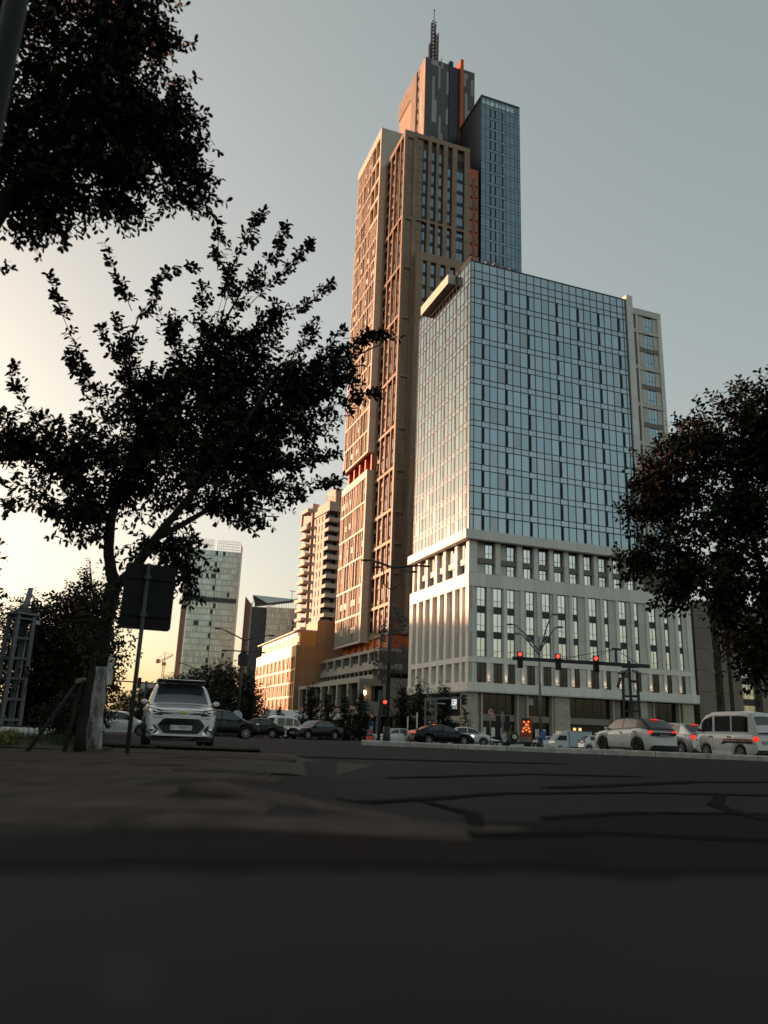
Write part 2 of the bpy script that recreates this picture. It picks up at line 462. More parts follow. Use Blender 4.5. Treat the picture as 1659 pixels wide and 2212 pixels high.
# white fin and the set back wing on the right
z = 26.9
while z < 73.0:
    z1 = min(z + FH, 73.9)
    P.R('cladding_panel', 'hotel_white', 0, 29.63, 30.85, z + .02, z1 - .02, -7.5, .32); z = z1
MB().box(30.9, 37.8, 1.35, 20, 5.6, 72.0).build('wing_core', 'tower_inner', hotel)
z = 72.6
P.R('cladding_panel', 'hotel_panel', 1, 30.9, 37.7, 71.4, 72.6, -.4, .12)
for i in range(13):
    z1 = 71.4 - i * FH; z0 = z1 - FH
    P.R('cladding_panel', 'hotel_white', 1, 36.95, 37.7, z0 + .02, z1 - .02, -.4, .12)
    P.R('cladding_panel', 'hotel_white', 1, 32.35, 32.75, z0 + .02, z1 - .02, -.4, .10)
    if i % 2 == 1:
        P.R('cladding_panel', 'hotel_taupe', 1, 32.8, 36.9, z0 + .02, z0 + .85, -.4, -.10); P.R('cladding_panel', 'hotel_taupe', 1, 30.92, 32.3, z0 + .02, z0 + .85, -.4, -.10)
    else:
        P.R('cladding_panel', 'hotel_panel', 1, 32.8, 36.9, z0 + .02, z0 + .75, -.4, .05); P.R('cladding_panel', 'hotel_panel', 1, 30.92, 32.3, z0 + .02, z0 + .75, -.4, .05)
    P.R('cladding_panel', 'hotel_panel', 1, 33.0, 34.1, z0 + .9, z1 - .05, -.4, -.12)
    P.R('cladding_panel', 'hotel_panel', 1, 35.95, 36.9, z0 + .9, z1 - .05, -.4, -.12)
    for w0, w1 in ((34.15, 35.9), (31.0, 32.2)):
        n = 3 if w0 > 33 else 2
        for q in range(n):
            s0 = w0 + (w1 - w0) * q / n; s1 = w0 + (w1 - w0) * (q + 1) / n
            P.R('pane', 'glass_curtain', 1, s0 + .04, s1 - .04, z0 + 1.65, z1 - .1, -.4, -.2, rz=tl())
            P.R('pane', 'glass_curtain', 1, s0 + .04, s1 - .04, z0 + .9, z0 + 1.58, -.4, -.2, rz=tl())
# white cornice below the glass, recessed storey, podium
P.R('cornice', 'hotel_white', 0, -.95, 29.6, 27.0, 28.35, -.2, .95)
P.L('cornice', 'hotel_white', 0, -.05, 21.3, 27.0, 28.35, -.2, .95)
MB().box(1.0, 28.9, 1.0, 20.8, 22.0, 27.2).build('recess_core', 'black', hotel)
MB().box(-.02, 30.5, -.02, 21.2, 26.93, 26.99).build('soffit', 'dark_metal', hotel)
rcols = [(.07, 1.35), (4.35, 5.16), (7.92, 8.75), (10.73, 11.46), (13.37, 14.05), (15.98, 16.72), (18.62, 19.3), (21.22, 21.89), (23.87, 24.49), (26.54, 27.12), (29.1, 30.2)]
def window(face, pl, s0, s1, z0, z1, d, nx=2, split=.33, gl='glass_window', frame='dark_metal'):
    """one window: a frame part with its panes as sub-parts"""
    w, h = s1 - s0, z1 - z0
    if face == 'R':
        loc = (s0 + w / 2, pl - d, z0 + h / 2); rz = 0
    else:
        loc = (pl - d, s0 + w / 2, z0 + h / 2); rz = -math.pi / 2
    key = ('win', round(w, 2), round(h, 2), nx, split, frame)
    if key not in CUBES:
        m = MB(); t = .05
        m.box(-w / 2, w / 2, -.02, .1, -h / 2, -h / 2 + t); m.box(-w / 2, w / 2, -.02, .1, h / 2 - t, h / 2)
        m.box(-w / 2, -w / 2 + t, -.019, .1, -h / 2 + t, h / 2 - t); m.box(w / 2 - t, w / 2, -.019, .1, -h / 2 + t, h / 2 - t)
        for q in range(1, nx):
            x = -w / 2 + w * q / nx
            m.box(x - t / 2, x + t / 2, -.018, .1, -h / 2 + t, h / 2 - t)
        if split:
            zz = -h / 2 + h * split
            m.box(-w / 2 + t, w / 2 - t, -.017, .1, zz - t / 2, zz + t / 2)
        CUBES[key] = m.mesh('window', frame)
    o = link('window', CUBES[key], hotel_or)
    o.location = loc; o.rotation_euler = (0, 0, rz)
    zs = [(-h / 2, -h / 2 + h * split), (-h / 2 + h * split, h / 2)] if split else [(-h / 2, h / 2)]
    for q in range(nx):
        for (q0, q1) in zs:
            p = link('pane', cube(gl), o)
            p.location = (-w / 2 + w * (q + .5) / nx, .05, (q0 + q1) / 2)
            p.scale = (w / nx - .03, .04, q1 - q0 - .03)
            p.rotation_euler = (tl(.006), 0, tl(.006))
hotel_or = hotel
for i in range(len(rcols)):
    s0, s1 = rcols[i]
    P.R('column', 'hotel_white', 0, s0, s1, 22.25, 24.55, -1.0, -.02); P.R('column', 'hotel_white', 0, s0, s1, 24.58, 26.9, -1.0, -.02)
    if i + 1 < len(rcols):
        b0, b1 = s1, rcols[i + 1][0]
        wx = b1 - 1.45
        P.R('cladding_panel', 'hotel_panel', 0, b0 + .1, wx - .03, 24.6, 26.9, -1.0, -.62)
        P.R('cladding_panel', 'hotel_panel', 0, b0 + .1, wx - .03, 22.3, 23.75, -1.0, -.62)
        P.R('cladding_panel', 'hotel_taupe', 0, b0, b1, 23.8, 24.55, -1.0, -.35)
        window('R', 0, wx, b1 - .15, 24.6, 26.85, -.60)
        window('R', 0, wx, b1 - .15, 22.25, 23.75, -.60, split=0.62 if i % 2 else 0)
lrec = [(0, .75), (3.95, 4.75), (8.1, 8.9), (11.3, 12.0), (15.0, 15.7), (18.3, 19.1), (20.6, 21.2)]
for i in range(len(lrec)):
    s0, s1 = lrec[i]
    P.L('column', 'hotel_white', 0, s0, s1, 22.25, 24.55, -1.0, -.02); P.L('column', 'hotel_white', 0, s0, s1, 24.58, 26.9, -1.0, -.02)
    if i + 1 < len(lrec):
        b0, b1 = s1, lrec[i + 1][0]
        P.L('cladding_panel', 'hotel_panel', 0, b0, b1, 23.7, 24.6, -1.0, -.35)
        window('L', 0, b0 + .1, b0 + (b1 - b0) * .55, 24.65, 26.85, -.55, nx=2)
        P.L('cladding_panel', 'hotel_panel', 0, b0 + (b1 - b0) * .58, b1 - .02, 24.65, 26.85, -1.0, -.55)
        window('L', 0, b0 + .1, b0 + (b1 - b0) * .55, 22.25, 23.65, -.55, nx=2)
MB().box(.9, 38.3, .9, 21.5, 5.6, 22.15).build('podium_core', 'tower_inner', hotel)
def band(face, s0, s1, z0, z1, d0, d1, step=2.73, m='hotel_white', start=0.0):
    x = s0
    while x < s1 - .01:
        x1 = min(s1, x + step)
        P.F(face, 'cladding_panel', m, 0, x + .008, x1 - .008, z0, z1, d0, d1); x = x1
band('R', -.02, 39.0, 20.3, 22.2, -1.2, .02)
band('R', -.02, 39.0, 9.62, 10.38, -1.0, -.02)
band('R', -.32, 39.3, 5.72, 6.86, -1.2, .32)
band('L', .02, 22.2, 20.3, 22.2, -.9, .022)
band('L', .02, 22.2, 9.62, 10.38, -1.0, -.02)
band('L', -.31, 22.3, 5.72, 6.86, -.9, .32)
MB().box(-.3, 39.2, -.3, 22.2, 5.55, 5.715).build('podium_soffit', 'hotel_panel', hotel)
piers = [3.2 + 2.745 * i for i in range(13)]
wins = [(1.48, 2.80), (4.10, 5.45), (6.22, 7.48), (9.45, 10.72), (12.12, 13.42), (14.80, 16.1), (16.95, 18.2), (20.2, 21.5), (22.35, 23.6), (25.58, 26.85), (27.8, 29.05), (31.0, 32.3), (33.4, 34.7), (36.05, 37.25)]
def pier(s0, s1, d=0.0):
    for z0, z1 in ((6.88, 9.6), (10.4, 13.7), (13.72, 17.0), (17.02, 20.28)):
        P.R('pier', 'hotel_white', 0, s0, s1, z0, z1, -1.0, -.02 + d)
pier(.02, .66); pier(38.1, 39.0)
for c in piers: pier(c - .27, c + .27)
edges = [.66] + [v for c in piers for v in (c - .27, c + .27)] + [38.1]
for i, (w0, w1) in enumerate(wins):
    e0, e1 = edges[2 * i], edges[2 * i + 1]
    for (p0, p1) in ((e0, w0), (w1, e1)):
        if p1 - p0 > .15:
            for z0, z1 in ((6.88, 9.6), (10.4, 13.7), (13.72, 17.0), (17.02, 20.28)):
                P.R('cladding_panel', 'hotel_panel', 0, p0 + .02, p1 - .02, z0, z1, -1.0, -.22)
    for z0, z1 in ((17.55, 20.25), (14.0, 16.62), (10.42, 13.1)):
        window('R', 0, w0, w1, z0, z1, -.36)
    for z0, z1 in ((16.62, 17.55), (13.1, 14.0)):
        P.R('spandrel_panel', 'dark_metal', 0, w0, w1, z0 + .01, z1 - .01, -.9, -.33)
    window('R', 0, w0 - .05, w1 + .05, 6.92, 9.58, -.33, split=.42, gl='glass_dark')
# wall lamps at the feet of the piers
lamp_me = MB().tube([(0, 0, 0), (0, 0, .22)], .09, 10).mesh('wall_lamp', 'black')
glow_me = MB().tube([(0, 0, .225), (0, 0, .24)], .075, 10).mesh('bulb', 'lamp_warm')
for k, c in enumerate(piers):
    o = link('wall_lamp', lamp_me, hotel); o.location = (c, -.16, 6.90)
    g = link('bulb', glow_me, o)
    ld = bpy.data.lights.new('wall_lamp_light', 'SPOT'); ld.energy = 17; ld.color = (1, .68, .42); ld.spot_size = rad(75); ld.spot_blend = .9; ld.shadow_soft_size = .05
    lo = bpy.data.objects.new('wall_lamp_light', ld); COL.objects.link(lo); lo.parent = o
    lo.location = (0, 0, .27); lo.rotation_euler = (math.pi, 0, 0)
# left side of the podium: narrow piers with deep dark slots
lp = [(0.02, .87), (2.14, 2.87), (4.6, 5.36), (7.51, 8.27), (10.06, 10.89), (12.86, 13.72), (15.68, 16.43), (18.36, 19.2), (20.9, 22.2)]
for i, (s0, s1) in enumerate(lp):
    for z0, z1 in ((6.88, 9.6), (10.4, 13.7), (13.72, 17.0), (17.02, 20.28)):
        P.L('pier', 'hotel_white', 0, s0, s1, z0, z1, -.9, -.02)
    if i + 1 < len(lp):
        b0, b1 = s1, lp[i + 1][0]
        for z0, z1 in ((17.4, 20.25), (14.0, 16.9), (10.42, 13.5)):
            window('L', 0, b0 + .05, b0 + .85, z0, z1, -.72, nx=1)
            P.L('spandrel_panel', 'hotel_panel', 0, b0 + .05, b0 + .85, z1, z1 + .5, -.9, -.7)
        window('L', 0, b0 + .05, b0 + .95, 6.92, 9.58, -.7, nx=1, split=.42, gl='glass_dark')
        P.L('cladding_panel', 'hotel_panel', 0, b0 + .98, b1 - .02, 6.9, 9.6, -.9, -.62); P.L('cladding_panel', 'hotel_panel', 0, b0 + .9, b1 - .02, 10.4, 20.28, -.9, -.62)
# ground floor: stone piers, pilasters, dark shop fronts
MB().box(2.5, 38.2, 3.2, 21.0, -2.6, 5.5).build('shop_core', 'black', hotel)
def stone(face, s0, s1, d0, d1):
    z = -2.84; q = 0
    while z < 5.5:
        z1 = min(z + .92, 5.55)
        P.F(face, 'stone_block', 'hotel_stone', 0, s0, s1, z + .006, z1 - .006, d0, d1); z = z1; q += 1
for s0, s1 in ((.1, 1.7), (13.95, 16.3), (28.2, 30.0), (36.6, 38.6)):
    stone('R', s0, s1, -2.6, -.35)
for s0, s1 in ((2.3, 2.6), (7.95, 8.2), (9.55, 9.8), (13.6, 13.9), (24.0, 24.25), (31.3, 31.5), (36.0, 36.25), (16.4, 16.6)):
    P.R('pilaster', 'hotel_stone', 0, s0, s1, -2.6, 5.5, -1.4, -.55)
for s0, s1 in ((1.75, 2.28), (8.25, 9.5), (24.3, 25.5), (30.05, 31.25)):
    P.R('cladding_panel', 'hotel_taupe', 0, s0, s1, -2.6, 5.4, -1.4, -.8)
for s0, s1, glow in ((2.65, 7.9, 0), (9.85, 13.55, 0), (16.65, 23.95, 1), (31.55, 35.95, 0)):
    n = max(2, int((s1 - s0) / 1.3))
    for q in range(n):
        w0 = s0 + (s1 - s0) * q / n; w1 = s0 + (s1 - s0) * (q + 1) / n
        P.R('shop_pane', 'glass_dark', 0, w0 + .03, w1 - .03, 2.72, 5.4, -1.5, -1.40, rz=tl(.006))
        P.R('shop_pane', 'glass_dark', 0, w0 + .03, w1 - .03, -2.6, 1.75, -1.5, -1.40, rz=tl(.006))
        P.R('mullion', 'dark_metal', 0, w1 - .03, w1 + .03, -2.6, 5.4, -1.45, -1.35)
    P.R('canopy_band', 'hotel_taupe', 0, s0, s1, 1.8, 2.68, -1.6, -1.0)
for q, (s, zz, w, h) in enumerate(((10.3, 4.2, .75, .9),)):
    P.R('poster', 'box_blue', 0, s, s + w, zz, zz + h, -1.385, -1.37)
for q, (s, w) in enumerate(((17.6, .55), (18.5, .5))):
    P.R('door_leaf', 'shop_glow', 0, s, s + w, -2.4, 1.3, -1.39, -1.37)
for s, w in ((3.0, .5), (4.3, .6), (5.8, .5), (10.2, .5), (11.3, .7), (12.5, .5)):
    P.R('poster', 'hotel_panel', 0, s, s + w, -.3, .9, -1.39, -1.375)
MB().ball((16.9, .95, .75), .17, 12).build('globe_lamp', 'lamp_warm', hotel)
# left side ground floor
for s0, s1 in ((2.0, 2.4), (14.2, 14.6)):
    P.L('pilaster', 'hotel_stone', 0, s0, s1, -2.6, 5.5, -1.8, -.7)
P.L('canopy_band', 'podium_grey', 0, .6, 21.5, 1.3, 2.3, -2.0, -.5)
for q in range(8):
    P.L('shop_pane', 'glass_dark', 0, 2.5 + q * 2.3, 4.7 + q * 2.3, 2.4, 5.4, -2.4, -2.3, rz=tl(.006)); P.L('shop_pane', 'glass_dark', 0, 2.5 + q * 2.3, 4.7 + q * 2.3, -2.6, 1.2, -2.4, -2.3, rz=tl(.006))
P.L('lit_screen', 'screen_white', 0, 6.0, 7.6, 3.3, 4.7, -1.2, -1.1)
P.build()

# ================================================================== the tall tower
tower = building('skyscraper', 10.4, 60, 'tallest tower, stacked brown, cream, grey and dark glass volumes under a lattice mast')
P = Pieces(tower, (10.4, 60, 0))
TO = Vector((10.4, 60, 0))
def tbox(name, m, a0, a1, b0, b1, z0, z1):
    return MB().box(a0 - 10.4, a1 - 10.4, b0 - 60, b1 - 60, z0, z1).build(name, m, tower)
tbox('core', 'tower_inner', 11.3, 28.9, 60.9, 95, 18, 151.0)
tbox('lift_core', 'tower_brown', 13.9, 30, 61, 95, -2.6, 20.0)
# brown front
BZ = [20.1, 26.7, 34.2, 40.9, 48.3, 58.2, 68.6, 82.0, 97.5, 111.4, 125.5, 151.4]
def column_panels(face, name, m, pl, s0, s1, z0, z1, d0, d1, step=3.53):
    z = z0
    while z < z1 - .05:
        q = min(z1, z + step)
        if z1 - q < .6: q = z1
        P.F(face, name, m, pl, s0, s1, z + .025, q - .025, d0, d1); z = q
column_panels('R', 'cladding_panel', 'tower_brown', 60, 10.4, 11.15, 20.1, 151.4, -.9, 0)
column_panels('R', 'cladding_panel', 'tower_brown', 60, 12.95, 14.0, 20.1, 149.9, -.9, 0)
for i in range(len(BZ) - 1):
    z0, z1 = BZ[i], BZ[i + 1] - (1.2 if i == len(BZ) - 2 else 0)
    P.R('cladding_panel', 'tower_brown', 60, 11.17, 12.93, z1 - .9, z1, -.9, -.01)
    column_panels('R', 'cladding_panel', 'tower_brown', 60, 11.17, 12.02, z0, z1 - .9, -.9, -.38)
    column_panels('R', 'cladding_panel', 'tower_brown', 60, 12.04, 12.93, z0, z1 - .9, -.9, -.38)
P.R('cladding_panel', 'tower_brown', 60, 10.4, 19.8, 150.0, 151.4, -.9, .003); P.R('cladding_panel', 'tower_brown', 60, 19.83, 29.15, 150.0, 151.4, -.9, .003)
tp = [(17.07, 18.0), (19.4, 20.15), (21.5, 22.7), (24.05, 25.4), (27.6, 29.15)]
twn = [(14.0, 15.8, 17.07), (18.0, 18.0, 19.4), (20.15, 20.15, 21.5), (22.7, 22.7, 24.05), (25.4, 25.4, 27.6)]
for s0, s1 in tp:
    column_panels('R', 'cladding_panel', 'tower_brown', 60, s0, s1, 108, 149.98, -.9, -.004)
P.R('cladding_panel', 'tower_brown', 60, 14.02, 29.1, 125.0, 125.7, -.9, -.012)
zf = 111.9
for i in range(11):
    z0 = zf + i * 3.53
    if z0 < 125.4 < z0 + 3.0: pass
    for (p0, w0, w1) in twn:
        if w0 > p0:
            P.R('cladding_panel', 'tower_brown', 60, p0 + .02, w0 - .1, z0 + .05, z0 + 3.45, -.9, -.42)
        if z0 + 3.6 > 150.0: continue
        top = i >= 9 and w0 > 22
        w0g = w0 + .12
        nx = 2 if w1 - w0 > 2 else 1
        for q in range(nx):
            g0 = w0g + (w1 - .12 - w0g) * q / nx; g1 = w0g + (w1 - .12 - w0g) * (q + 1) / nx
            P.R('pane', 'black' if top else 'glass_tower', 60, g0 + .04, g1 - .04 - (.25 if nx == 1 else 0), z0 + 1.05, z0 + 3.38, -.9, -.62, rz=tl(.006))
        P.R('spandrel_panel', 'dark_metal', 60, w0 + .02, w1 - .02, z0 + .02, z0 + 1.0, -.9, -.60)
        P.R('spandrel_panel', 'dark_metal', 60, w1 - .36, w1 - .02, z0 + 1.02, z0 + 3.5, -.9, -.72)
# left face of the brown volume: tall slots between piers
lpier = [(60.0, .75), (63.0, .42), (66.7, .42), (70.0, .42), (73.8, .5)]
for i, (s, w) in enumerate(lpier):
    if i == 0:
        pass
    column_panels('L', 'cladding_panel', 'tower_brown', 10.4, s + (.002 if i else -.003), s + w, 20.1, 149.9, -.5, -.01 if i == 0 else -.02)
P.L('cladding_panel', 'tower_brown', 10.4, 60.0, 74.4, 149.95, 151.4, -.5, .002)
for z0 in BZ[:-1]:
    for i in range(4):
        P.L('cladding_panel', 'tower_brown', 10.4, lpier[i][0] + lpier[i][1] + .02, lpier[i + 1][0] - .02, z0 - .35, z0 + .35, -.7, -.02)
for i in range(4):
    s0, s1 = lpier[i][0] + lpier[i][1], lpier[i + 1][0]
    z = 20.5
    while z < 149:
        P.L('pane', 'glass_window', 10.4, s0 + .1, s0 + 1.25, z + .95, z + 3.4, -1.0, -.78, rz=tl(.01))
        P.L('spandrel_panel', 'tower_inner', 10.4, s0 + .05, s0 + 1.3, z, z + .92, -1.0, -.70)
        if i >= 2: P.L('sill_panel', 'tower_brown', 10.4, s0 + 1.4, s1 - .1, z, z + .9, -1.0, -.45)
        z += 3.53
# lower set back front
SB = 57.4; SA = 13.7
tbox('setback_core', 'tower_inner', SA + .5, 30, SB + .8, 60.85, -2.6, 113.0)
sp = [(SA, SA + 1.5), (16.35, 17.35), (18.75, 20.0), (21.4, 22.6), (24.0, 25.2)]
for s0, s1 in sp:
    column_panels('R', 'cladding_panel', 'tower_brown', SB, s0, s1, 20, 112.0, -.8, 0)
column_panels('L', 'cladding_panel', 'tower_brown', SA, SB + .01, 60.3, 20, 114.2, -.49, -.004)
P.R('cladding_panel', 'tower_brown', SB, SA, 28.5, 112.02, 114.3, -3.4, .003)
for i in range(26):
    z0 = 19.8 + i * 3.53
    for q in range(len(sp) - 1):
        w0, w1 = sp[q][1], sp[q + 1][0]
        P.R('pane', 'glass_tower', SB, w0 + .2, w1 - .3, z0 + 1.05, z0 + 3.4, -.8, -.55, rz=tl(.006))
        P.R('spandrel_panel', 'dark_metal', SB, w0 + .02, w1 - .02, z0 + .02, z0 + 1.0, -.8, -.52)
# cream volume on the left
LA, LB0, LB1 = 8.65, 74.4, 95.2
tbox('cream_core', 'tower_inner', LA + .75, 20, LB0 + .75, LB1, 66.2, 162.6)
tbox('cream_lower_core', 'tower_inner', LA + .75, 20, LB0 + .75, LB1, 19.5, 61.5)
tbox('slot', 'tower_orange', LA + 2.2, 20, LB0 + 1.0, LB1 - .5, 61.5, 66.3)
for i in range(5):
    P.L('slot_post', 'tower_orange', LA + 1.2, LB0 + .3 + i * 4.6, LB0 + 1.0 + i * 4.6, 61.7, 66.2, -.9, 0)
def cream_face(z0, z1, bars, top):
    column_panels('R', 'cladding_panel', 'tower_cream', LB0, LA, LA + 2.4, z0, z1 - .02, -.8, 0, 3.2)
    P.L('cladding_panel', 'tower_cream', LA, LB0 + .01, LB1, z1 - top, z1, -.7, .004)
    P.L('cladding_panel', 'tower_cream', LA, LB0 + .01, LB1, z0, z0 + .5, -.7, .004)
    P.R('cladding_panel', 'tower_cream', LB0, LA + 2.42, 19, max(z0, 150), z1 - .02, -.7, -.03) if z1 > 150 else None
    zz = [z0 + .5] + sorted(bars) + [z1 - top]
    for i in range(len(zz) - 1):
        y0, y1 = zz[i], zz[i + 1]
        if i > 0: P.L('floor_band', 'tower_cream', LA, LB0 + .05, LB1, y0 - .22, y0 + .22, -.7, -.01)
        b = LB0 + .05
        P.L('fin', 'tower_cream', LA, b, b + .55, y0, y1, -.7, -.03)
        b += .55
        while b < LB1 - .5:
            w = R.choice((.75, .95, 1.2, 1.5, 1.9))
            w = min(w, LB1 - .4 - b)
            fw_ = R.choice((.18, .24, .32))
            if i >= len(zz) - 5 and z1 > 150 and b < LB0 + 4.5:        # loggias near the top corner
                w = 3.2
                P.L('loggia_wall', 'gold_wall', LA, b, b + w, y0 + .22, y1 - .22, -2.0, -.74)
                P.L('sill_panel', 'tower_cream', LA, b, b + w, y0 + .22, y0 + 1.0, -.3, -.08)
            else:
                mid = (y0 + y1) / 2
                for q0, q1 in ((y0 + .22, mid - .25), (mid + .25, y1 - .22)):
                    P.L('pane', 'glass_tower', LA, b + .03, b + w - .03, q0, q1, -.72, -.58, rz=tl(.012))
                if R.random() < .3:
                    P.L('sill_panel', 'tower_cream', LA, b, b + w, mid - .9, mid + .55, -.5, -.15)
                else:
                    P.L('spandrel_panel', 'tower_inner', LA, b, b + w, mid - .24, mid + .24, -.7, -.5)
            b += w
            P.L('fin', 'tower_cream', LA, b, b + fw_, y0 + .22, y1 - .22, -.7, -.03)
            b += fw_
cream_face(66.2, 163.3, [72.4, 78.5, 84.6, 90.7, 96.8, 103.0, 109.4, 115.5, 122.0, 128.3, 134.5, 140.7, 146.9, 153.6], 2.8)
cream_face(19.2, 61.7, [26.1, 33.0, 39.9, 46.7, 53.6], 1.9)
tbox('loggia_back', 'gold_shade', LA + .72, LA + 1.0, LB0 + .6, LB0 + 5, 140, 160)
# dark glass volume on the right
CA0, CA1, CB = 32.46, 44.4, 60.0
tbox('glass_core', 'black', CA0 + .2, CA1 - .05, CB + .2, 74, -2.6, 170.0)
gc = [32.46, 33.8, 35.14, 36.57, 37.93, 38.79, 40.01, 41.39, 42.7, 43.65, 44.4]
z = 167.0
P.R('parapet', 'dark_metal', CB, CA0 - .05, CA1 + .08, 169.9, 170.45, -.4, .10)
P.L('parapet', 'dark_metal', CA0, CB + .02, 74, 169.9, 170.45, -.4, .06)
for q in range(10):
    P.R('pane', 'glass_tower', CB, gc[q] + .05, gc[q + 1] - .05, 167.5, 169.85, -.2, 0, rz=tl())
    if q < 8: P.R('pale_pane', 'screen_white' if False else 'far_glass', CB, gc[q] + (.35 if q % 3 == 0 else .1), gc[q + 1] - .12, 167.65, 169.0, .004, .03)  # paler glass laid over the top row of panes
while z > 60:
    for q in range(10):
        P.R('spandrel_panel', 'glass_tower_band', CB, gc[q] + .04, gc[q + 1] - .04, z - .42, z + .38, -.2, 0, rz=tl())
        g0 = gc[q] + .04
        if q in (2, 3, 5):
            P.R('vent_panel', 'black', CB, gc[q] + .06, gc[q] + .34, z - 3.05, z - .5, -.2, .012); g0 = gc[q] + .42
        P.R('pane', 'glass_tower', CB, g0, gc[q + 1] - .04, z - 3.12, z - .48, -.2, 0, rz=tl(), rx=tl())
    P.R('transom', 'mullion', CB, CA0, CA1, z - .48, z - .40, -.2, .04); P.R('transom', 'mullion', CB, CA0, CA1, z + .36, z + .44, -.2, .04)
    z -= 3.53
for q in gc:
    P.R('mullion', 'mullion', CB, q - .04, q + .04, 60, 169.9, -.2, .06)
z = 167
while z > 120:
    for q in range(10):
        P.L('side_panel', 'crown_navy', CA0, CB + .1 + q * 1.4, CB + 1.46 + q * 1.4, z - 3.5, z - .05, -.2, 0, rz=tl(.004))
    z -= 3.53
# orange recess between brown front and glass
tbox('recess_wall', 'tower_orange', 29.2, 32.0, 60.65, 70, 60, 145.8)
for i in range(22):
    z = 143.0 - i * 3.53
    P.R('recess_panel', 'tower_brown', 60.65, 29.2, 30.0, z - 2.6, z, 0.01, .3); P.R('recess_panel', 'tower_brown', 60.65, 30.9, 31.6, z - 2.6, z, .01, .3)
    P.R('recess_dark_strip', 'crown_navy', 60.65, 30.05, 30.3, z - 3.4, z - .1, .01, .12)  # narrow navy strip beside each recess panel
# grey crown with pale inlays, navy slot, orange fin, vertical fins
KA0, KA1, KB = 22.03, 38.35, 76.0
tbox('crown_core', 'crown_grey', KA0 + .15, KA1, KB + .15, 97.0, 140, 194.6)
for x0, x1 in ((KA0, 29.8), (34.2, KA1)):
    n = int((x1 - x0) / 1.3) + 1
    for q in range(n):
        column_panels('R', 'cladding_panel', 'crown_grey', KB, x0 + (x1 - x0) * q / n + .012, x0 + (x1 - x0) * (q + 1) / n - .012, 150, 194.8, -.15, 0, 7.4)
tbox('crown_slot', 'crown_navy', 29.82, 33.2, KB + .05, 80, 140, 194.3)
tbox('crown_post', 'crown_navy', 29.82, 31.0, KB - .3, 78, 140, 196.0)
tbox('crown_fin', 'tower_orange', 33.22, 34.2, KB - .9, 79, 140, 197.4)
def ck(x, y):        # a point on the crown front from the enlarged print
    pass
inl = [(24.35, 25.15, 180.2, 188.4), (24.35, 25.85, 172.0, 180.2), (26.35, 26.95, 184.6, 193.0), (28.95, 29.65, 183.5, 191.8), (28.95, 29.65, 172.6, 178.3), (24.45, 25.05, 161.5, 167.0), (26.6, 27.3, 169.0, 174.6), (26.6, 28.0, 163.0, 169.0),
       (34.35, 35.3, 188.5, 193.4), (34.35, 36.0, 191.5, 193.4), (37.1, 37.9, 185.8, 191.8), (35.1, 35.9, 180.0, 186.2), (35.1, 36.7, 174.8, 180.0), (34.6, 35.2, 167.0, 172.6), (23.9, 26.3, 192.6, 194.5), (27.2, 27.8, 192.2, 194.3)]
for q, (x0, x1, z0, z1) in enumerate(inl):
    P.R('inlay_panel', 'crown_light', KB, x0, x1, z0, z1, -.1, .05 + .004 * (q % 2))
P.L('cladding_panel', 'crown_sunlit', KA0, KB + .02, 80.5, 150, 194.8, -.15, 0)
for q, (b0, b1, z0, z1) in enumerate(((76.3, 77.0, 182, 193), (78.0, 79.2, 172, 184), (79.4, 80.2, 186, 192), (76.6, 77.8, 160, 170), (79.0, 80.2, 158, 168), (77.2, 78.0, 170, 176))):
    P.L('inlay_panel', 'res_pink', KA0, b0, b1, z0, z1, -.1, .05)
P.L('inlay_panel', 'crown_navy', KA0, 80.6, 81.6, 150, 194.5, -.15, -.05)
for q in range(11):
    P.L('inlay_panel', 'crown_light', KA0, 80.9, 81.4, 152 + q * 4, 154.4 + q * 4, -.1, .03)
P.L('cladding_panel', 'crown_sunlit', KA0, 87.0, 97.0, 150, 190.2, -.15, .02)
for q in range(5):
    P.L('fin', 'tower_cream', KA0, 82.2 + q * .95, 82.5 + q * .95, 150, 194.8, -.12, .45)
for q in range(11):
    P.L('fin', 'tower_cream', KA0, 87.1 + q * .95, 87.4 + q * .95, 188.5, 194.8, -.12, .4)
P.L('inlay_panel', 'res_pink', KA0, 93.5, 94.4, 160, 178, -.1, .06); P.L('inlay_panel', 'res_pink', KA0, 90.5, 91.4, 158, 176, -.1, .06)
# mast
mm = MB()
def lattice(mb, a, b, z0, z1, w, n, t=.16):
    x, y = a - 10.4, b - 60
    cs = [(x + i * w / 2, y + j * w / 2) for i, j in ((-1, -1), (1, -1), (1, 1), (-1, 1))]
    for cx_, cy_ in cs: mb.bar((cx_, cy_, z0), (cx_, cy_, z1), t * 1.3)
    for q in range(n):
        za, zb = z0 + (z1 - z0) * q / n, z0 + (z1 - z0) * (q + 1) / n
        for e in range(4):
            p, s = cs[e], cs[(e + 1) % 4]
            mb.bar((*p, za), (*s, za), t); mb.bar((*p, za), (*s, zb), t)
lattice(mm, 26.0, 80, 194, 213.4, 1.1, 14)
lattice(mm, 27.1, 80, 194, 209.3, .9, 12)
lattice(mm, 25.2, 80, 194, 204.6, .8, 8)
mm.box(25.2 - 10.4, 28.3 - 10.4, 18.5, 21, 194.4, 197.3)
for q in range(3): mm.bar((28.3 - 10.4, 18.5 + q, 194.5), (28.3 - 10.4, 18.5 + q, 199), .15)
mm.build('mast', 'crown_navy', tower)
MB().tube([(26.1 - 10.4, 20, 213), (26.15 - 10.4, 20, 218.0)], [.16, .10], 6).ball((26.15 - 10.4, 20, 218.2), .3, 8).build('antenna', 'crown_navy', tower)
